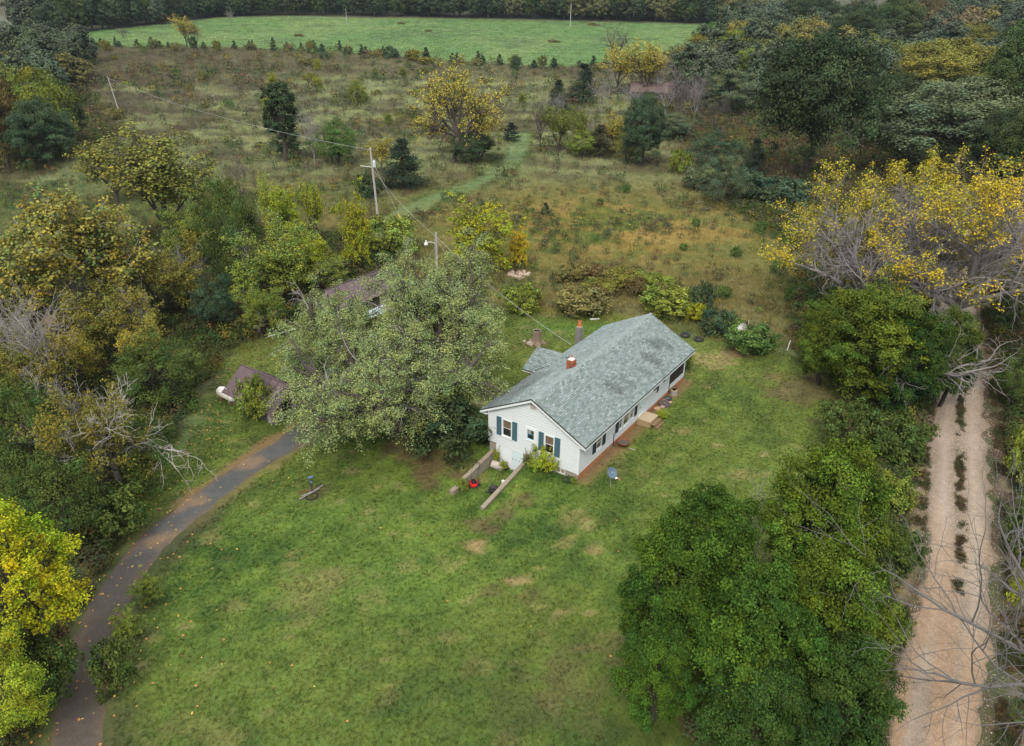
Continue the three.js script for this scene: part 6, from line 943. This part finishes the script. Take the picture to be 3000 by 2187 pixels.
{ // stump, tyres, stones, post, board, logs
  const R = rng(93); let g = thing('tree_stump', 'tall weathered tree stump with spreading roots behind the house', 'tree stump', 2.2, T(2.2, -60.5), -60.5);
  const ring = []; for (let j = 0; j <= 5; j++) for (let i = 0; i < 18; i++) { const a = (i / 18) * 6.2832, y = [-0.1, 0.12, 0.35, 0.7, 1.05, 1.25][j], flare = [0.85, 0.56, 0.44, 0.4, 0.4, 0.39][j] * (1 + (j < 2 ? 0.35 : 0.07) * Math.sin(a * 5 + 1) + (hash(i, 5) - 0.5) * 0.08); ring.push(Math.cos(a) * flare, y + (j === 5 ? (hash(i, 9) - 0.5) * 0.12 : 0), Math.sin(a) * flare); }
  const id = []; for (let j = 0; j < 5; j++) for (let i = 0; i < 18; i++) { const a = j * 18 + i, b = j * 18 + ((i + 1) % 18); id.push(a, a + 18, b, b, a + 18, b + 18); } const sg = new THREE.BufferGeometry(); sg.setAttribute('position', new THREE.Float32BufferAttribute(ring, 3)); sg.setAttribute('uv', new THREE.Float32BufferAttribute(Array.from({ length: 108 }, (_, k) => [(k % 18) / 6, Math.floor(k / 18) * 0.2]).flat(), 2)); sg.setIndex(id); sg.computeVertexNormals();
  mesh('wood', sg, std(0.36, 0.27, 0.19, { map: streakTex, bumpMap: streakTex, bumpScale: 0.05 }), g); mesh('hollow', cyl(0.3, 0.32, 0.05, 0, 1.02, 0, 16), M.woodDark, g); mesh('cut_rim', new THREE.TorusGeometry(0.34, 0.05, 5, 18).rotateX(Math.PI / 2).translate(0, 1.2, 0), std(0.4, 0.33, 0.25, { map: streakTex }), g);
  for (let k = 0; k < 7; k++) { const a = k * 0.9 + 0.3, q = 0.8 + R() * 0.35; mesh('root', rod([Math.cos(a) * 0.45, 0.22, Math.sin(a) * 0.45], [Math.cos(a) * q, -0.04, Math.sin(a) * q], 0.1, 0.04, 6), std(0.36, 0.28, 0.2, { map: streakTex }), g); }
  for (const [x, z, s, l] of [[1.55, -60.15, 0.24, 'rounded pale stone in front of the tall stump'], [1.1, -60.7, 0.14, 'small pale stone left of the tall stump']]) tag(mesh('stone', lump(R, s, 1.2, 0.8, 1), M.stone), l, 'stone').position.set(x, T(x, z) + s * 0.35, z);
  const tyre = (x, z, rot, label) => { const t = thing('tyre', label, 'tyre', x, T(x, z) + 0.12, z, rot); mesh('tread', new THREE.TorusGeometry(0.34, 0.13, 10, 26).rotateX(Math.PI / 2 + 0.1), M.rubber, t); mesh('inner_soil', cyl(0.24, 0.24, 0.04, 0, -0.06, 0, 18), std(0.09, 0.07, 0.045), t); return t; };
  tyre(16.1, -62.4, 0, 'old tyre with grass in it nearest the end of the roof'); tyre(17.15, -61.5, 0.5, 'old tyre with dry grass heaped on it beside the windmill hedge'); tyre(1.1, -69.7, 1, 'old tyre at the brush edge beyond the tall stump');
  tag(mesh('post', rod([0, -0.1, 0], [0.12, 0.95, 0], 0.05, 0.045, 8), M.white), 'short white post standing in the rough grass right of the windmill', 'post').position.set(24.7, T(24.7, -59.6), -59.6);
  g = thing('board', 'white scrap lying on the bright grass behind the house ridge', 'scrap', 8.05, T(8.05, -66.1) + 0.06, -66.1, 0.3); mesh('sheet', merge([box(0.9, 0.04, 0.22, 0, 0, 0), box(0.35, 0.05, 0.3, -0.35, 0.04, 0.05)]), M.white, g);
  tag(mesh('log', rod([-1, 0.12, 0.6], [1, 0.16, -0.5], 0.13, 0.1, 9), std(0.5, 0.46, 0.42, { map: streakTex })), 'longer pale fallen log at the far edge of the dry grass', 'log').position.set(28.2, 0, -112.3); tag(mesh('log', rod([-0.7, 0.13, 0.6], [0.7, 0.13, -0.6], 0.15, 0.12, 9), std(0.62, 0.57, 0.52, { map: streakTex })), 'shorter white fallen log in front of the longer one', 'log').position.set(28.6, 0, -108.2);
  for (let k = 0; k < 16; k++) { const x = -0.4 + R() * 2.3, z = -77 - R() * 2, s = 0.18 + R() * 0.24; tag(mesh('fieldstone', lump(R, s, 1.2, 0.8, 1, 0.22), std(0.5 + R() * 0.1, 0.39 + R() * 0.06, 0.33, { map: grainTex })), 'pale fieldstone heaped below the bright young walnut', 'stone', 'fieldstone heap').position.set(x, T(x, z) + s * 0.4 + R() * 0.15, z); }
  tag(mesh('pipe', rod([-23.2, T(-23, -63.3) + 0.2, -63.2], [-20.7, T(-20.8, -63.7) + 0.35, -63.8], 0.07, 0.07, 10), M.white), 'long white pipe lying at the grass edge of the grove', 'pipe');
}
{ // bird ornament on the lawn
  const g = thing('bird_ornament', 'dark carved post with blue bird, ring and sticks on the lawn', 'garden ornament', -13.1, T(-13.1, -39.3), -39.3, 0.4), R = rng(97);
  mesh('post', merge([rod([0.05, -0.1, 0], [0, 0.55, 0], 0.07, 0.06, 8), cyl(0.1, 0.11, 0.42, 0, 0.5, 0, 10), cyl(0.03, 0.03, 0.2, 0, 0.92, 0, 8)]), M.woodDark, g); mesh('bird', merge([lump(R, 0.1, 1, 0.8, 2.4, 0.05, 2).rotateX(-0.5).rotateY(0.9).translate(0.02, 1.22, 0)]), std(0.12, 0.2, 0.36), g); mesh('tail', hexa([[-0.03, 1.06, 0.16], [0.03, 1.06, 0.18], [0.03, 1.05, 0.18], [-0.03, 1.05, 0.16], [-0.05, 1.02, 0.36], [0.05, 1.02, 0.38], [0.05, 1.01, 0.38], [-0.05, 1.01, 0.36]]), std(0.1, 0.17, 0.3), g);
  mesh('ring', new THREE.TorusGeometry(0.36, 0.05, 8, 26).rotateX(Math.PI / 2).translate(-0.1, 0.06, 0.45), M.rubber, g); for (const [a, b, c, d] of [[-0.9, 0.5, 0.5, -0.1], [-0.7, 0.2, 0.3, 0], [0.1, -0.1, 0.8, -0.4]]) mesh('stick', rod([a, 0.05, b], [c, 0.14, d], 0.045, 0.035, 6), M.woodGrey, g); mesh('hoop', new THREE.TorusGeometry(0.5, 0.02, 5, 20, 2.2).rotateX(Math.PI / 2).rotateY(2.4).translate(-0.5, 0.05, 0.2), M.rust, g);
}
// ---------- sheds ----------
function shed(name, label, x, z, turn, { w, len, eave, ridge, over = 0.25, panels, roofM, wallM, boards, open, sink = 0 }) {
  const g = thing(name, label, 'shed', x, T(x, z) - sink, z, turn), R = rng(Math.round(x * 7)), sl = (ridge - eave) / w;
  for (const s of [-1, 1]) { // side walls of upright boards
    const n = Math.round(len / boards); for (let k = 0; k < n; k++) if (R() > 0.03) mesh('board', box(0.03, eave + 0.1 - R() * 0.05, boards - 0.014, s * (w - 0.02) + (R() - 0.5) * 0.012, (eave + 0.1) / 2 - 0.06, -len / 2 + (k + 0.5) * boards), wallM[Math.floor(R() * wallM.length)], g);
    for (let k = 0; k < panels; k++) { // roof sheets
      const a = -len / 2 - over + ((len + 2 * over) * k) / panels, b = a + (len + 2 * over) / panels - 0.012, lift = 0.004 * (k % 2) + R() * 0.012, xe = s * (w + over), ye = eave - sl * over, q = [[0, ridge, a], [xe, ye, a], [xe, ye, b], [0, ridge, b]]; const order = s > 0 ? [3, 2, 1, 0] : [2, 3, 0, 1]; const v = order.map((i) => q[i]);
      mesh('roof_sheet', merge([hexa([...v.map((p) => [p[0], p[1] + lift - 0.02, p[2]]), ...v.map((p) => [p[0], p[1] + lift, p[2]])]), rod([0, ridge + lift + 0.01, b - 0.01], [xe, ye + lift + 0.01, b - 0.01], 0.02, 0.02, 4)]), roofM[Math.floor(R() * roofM.length)], g);
    }
  }
  for (const e of [-1, 1]) for (let k = 0, n = Math.round((2 * w) / boards); k < n; k++) { const bx = -w + (k + 0.5) * boards, hgt = eave + (w - Math.abs(bx)) * sl - 0.04; if (e === 1 && open && bx > open[0] && bx < open[1]) { if (hgt > open[2] + 0.05) mesh('board', box(boards - 0.014, hgt - open[2], 0.03, bx, (hgt + open[2]) / 2, e * (len / 2)), wallM[Math.floor(R() * wallM.length)], g); continue; } mesh('board', box(boards - 0.014, hgt + 0.06, 0.03, bx, hgt / 2 - 0.03, e * (len / 2 + (R() - 0.5) * 0.01)), wallM[Math.floor(R() * wallM.length)], g); }
  mesh('ridge_cap', merge([rod([0, ridge + 0.025, -len / 2 - over], [0, ridge + 0.025, len / 2 + over], 0.06, 0.06, 6)]), roofM[0], g); mesh('floor', box(2 * w - 0.1, 0.06, len - 0.1, 0, 0.0, 0), M.woodDark, g);
  return g;
}
shed('wooden_shed', 'grey board shed with rusty purple metal roof beside the white tank', -19.3, -50.9, 0.95, { w: 1.9, len: 5.8, eave: 1.2, ridge: 2.6, panels: 8, roofM: [M.tin, M.tin, M.tin2], wallM: [M.woodDark, M.woodGrey, M.woodDark], boards: 0.22, open: [-0.75, 0.75, 1.5] });
shed('barn', 'long dark barn with rusty purple metal roof behind the elms', -15.1, -67.8, HA, { w: 2, len: 8.5, eave: 2.1, ridge: 3.4, panels: 11, roofM: [M.tin2, M.tin, M.tin2], wallM: [M.woodDark, M.woodDark, M.woodGrey], boards: 0.26, open: [0.2, 1.0, 1.6] });
shed('playhouse', 'tiny shed with peeling white gable and rusted roof between the elms', -11.6, -57.2, 0.5, { w: 0.62, len: 1.3, eave: 1.25, ridge: 1.95, over: 0.12, panels: 3, roofM: [M.rust], wallM: [std(0.6, 0.62, 0.6, { map: streakTex }), M.woodGrey], boards: 0.155, open: [-0.2, 0.2, 1.15] });
function leanTo(label, x, z, turn, w, d, h0, h1, n) { const g = thing('lean_to', label, 'lean-to', x, T(x, z), z, turn); for (const [sx, sz] of [[-1, -1], [1, -1], [1, 1], [-1, 1]]) mesh('post', rod([sx * (w / 2 - 0.08), -0.1, sz * (d / 2 - 0.08)], [sx * (w / 2 - 0.08), sz > 0 ? h1 : h0, sz * (d / 2 - 0.08)], 0.05), M.woodDark, g); for (let k = 0; k < n; k++) { const a = -w / 2 + (w * k) / n, b = a + w / n - 0.01; mesh('roof_sheet', merge([hexa([[a, h1, d / 2], [b, h1, d / 2], [b, h0, -d / 2], [a, h0, -d / 2], [a, h1 + 0.02, d / 2], [b, h1 + 0.02, d / 2], [b, h0 + 0.02, -d / 2], [a, h0 + 0.02, -d / 2]]), rod([b, h1 + 0.03, d / 2], [b, h0 + 0.03, -d / 2], 0.015, 0.015, 4)]), M.tinBlue, g); } mesh('back_wall', box(w - 0.1, h0 - 0.05, 0.04, 0, h0 / 2, -d / 2 + 0.06), M.woodDark, g); return g; }
leanTo('small lean-to with pale blue metal roof at the end of the driveway', -14.4, -53.4, 0.2, 1.5, 1.7, 1.95, 1.6, 3);
leanTo('long low lean-to with pale blue metal roof seen through the elms', -12.9, -62.6, 0.87, 3.8, 1.0, 2.0, 1.7, 5);
{
  const x = -22.75, z = -51.2, g = thing('tank', 'white streaked tank whose round end sticks out beside the rusty shed', 'tank', x, T(x, z), z, 0.95), pr = [[0, -1.15], [0.2, -1.12], [0.36, -1.0], [0.43, -0.8], [0.44, 0.8], [0.36, 1.0], [0.2, 1.12], [0, 1.15]].map((p) => new THREE.Vector2(...p));
  mesh('shell', new THREE.LatheGeometry(pr, 26).rotateX(Math.PI / 2).translate(0, 0.72, 0), std(0.85, 0.83, 0.78, { map: streakTex, roughness: 0.5 }), g); for (const s of [-0.6, 0.6]) mesh('leg', box(0.5, 0.36, 0.1, 0, 0.16, s), M.rust, g); mesh('valve_cover', cyl(0.13, 0.11, 0.14, 0, 1.14, 0, 12), M.alu, g);
  const b = thing('trough', 'rusty red metal trough half hidden under the elms', 'trough', -10.1, T(-10.1, -54) , -54, 0.4); mesh('body', merge([box(1.5, 0.05, 0.6, 0, 0.12, 0), box(1.5, 0.45, 0.04, 0, 0.33, 0.3), box(1.5, 0.45, 0.04, 0, 0.33, -0.3), box(0.04, 0.45, 0.56, 0.74, 0.33, 0), box(0.04, 0.45, 0.56, -0.74, 0.33, 0)]), M.rust, b); for (const s of [-0.6, 0.6]) mesh('skid', box(0.08, 0.1, 0.7, s, 0.05, 0), M.woodDark, b);
}
{ // old house behind the golden walnuts
  shed('old_shed', 'old dark building with reddish roof half hidden behind the golden walnuts', 38.5, -222, 1.45, { w: 3, len: 11, eave: 2.4, ridge: 4.4, over: 0.5, panels: 10, roofM: [std(0.26, 0.17, 0.15, { map: streakTex }), std(0.22, 0.15, 0.14, { map: streakTex })], wallM: [M.woodDark], boards: 0.5, open: [9, 10, 1] });
}
renderer.render(scene, camera);
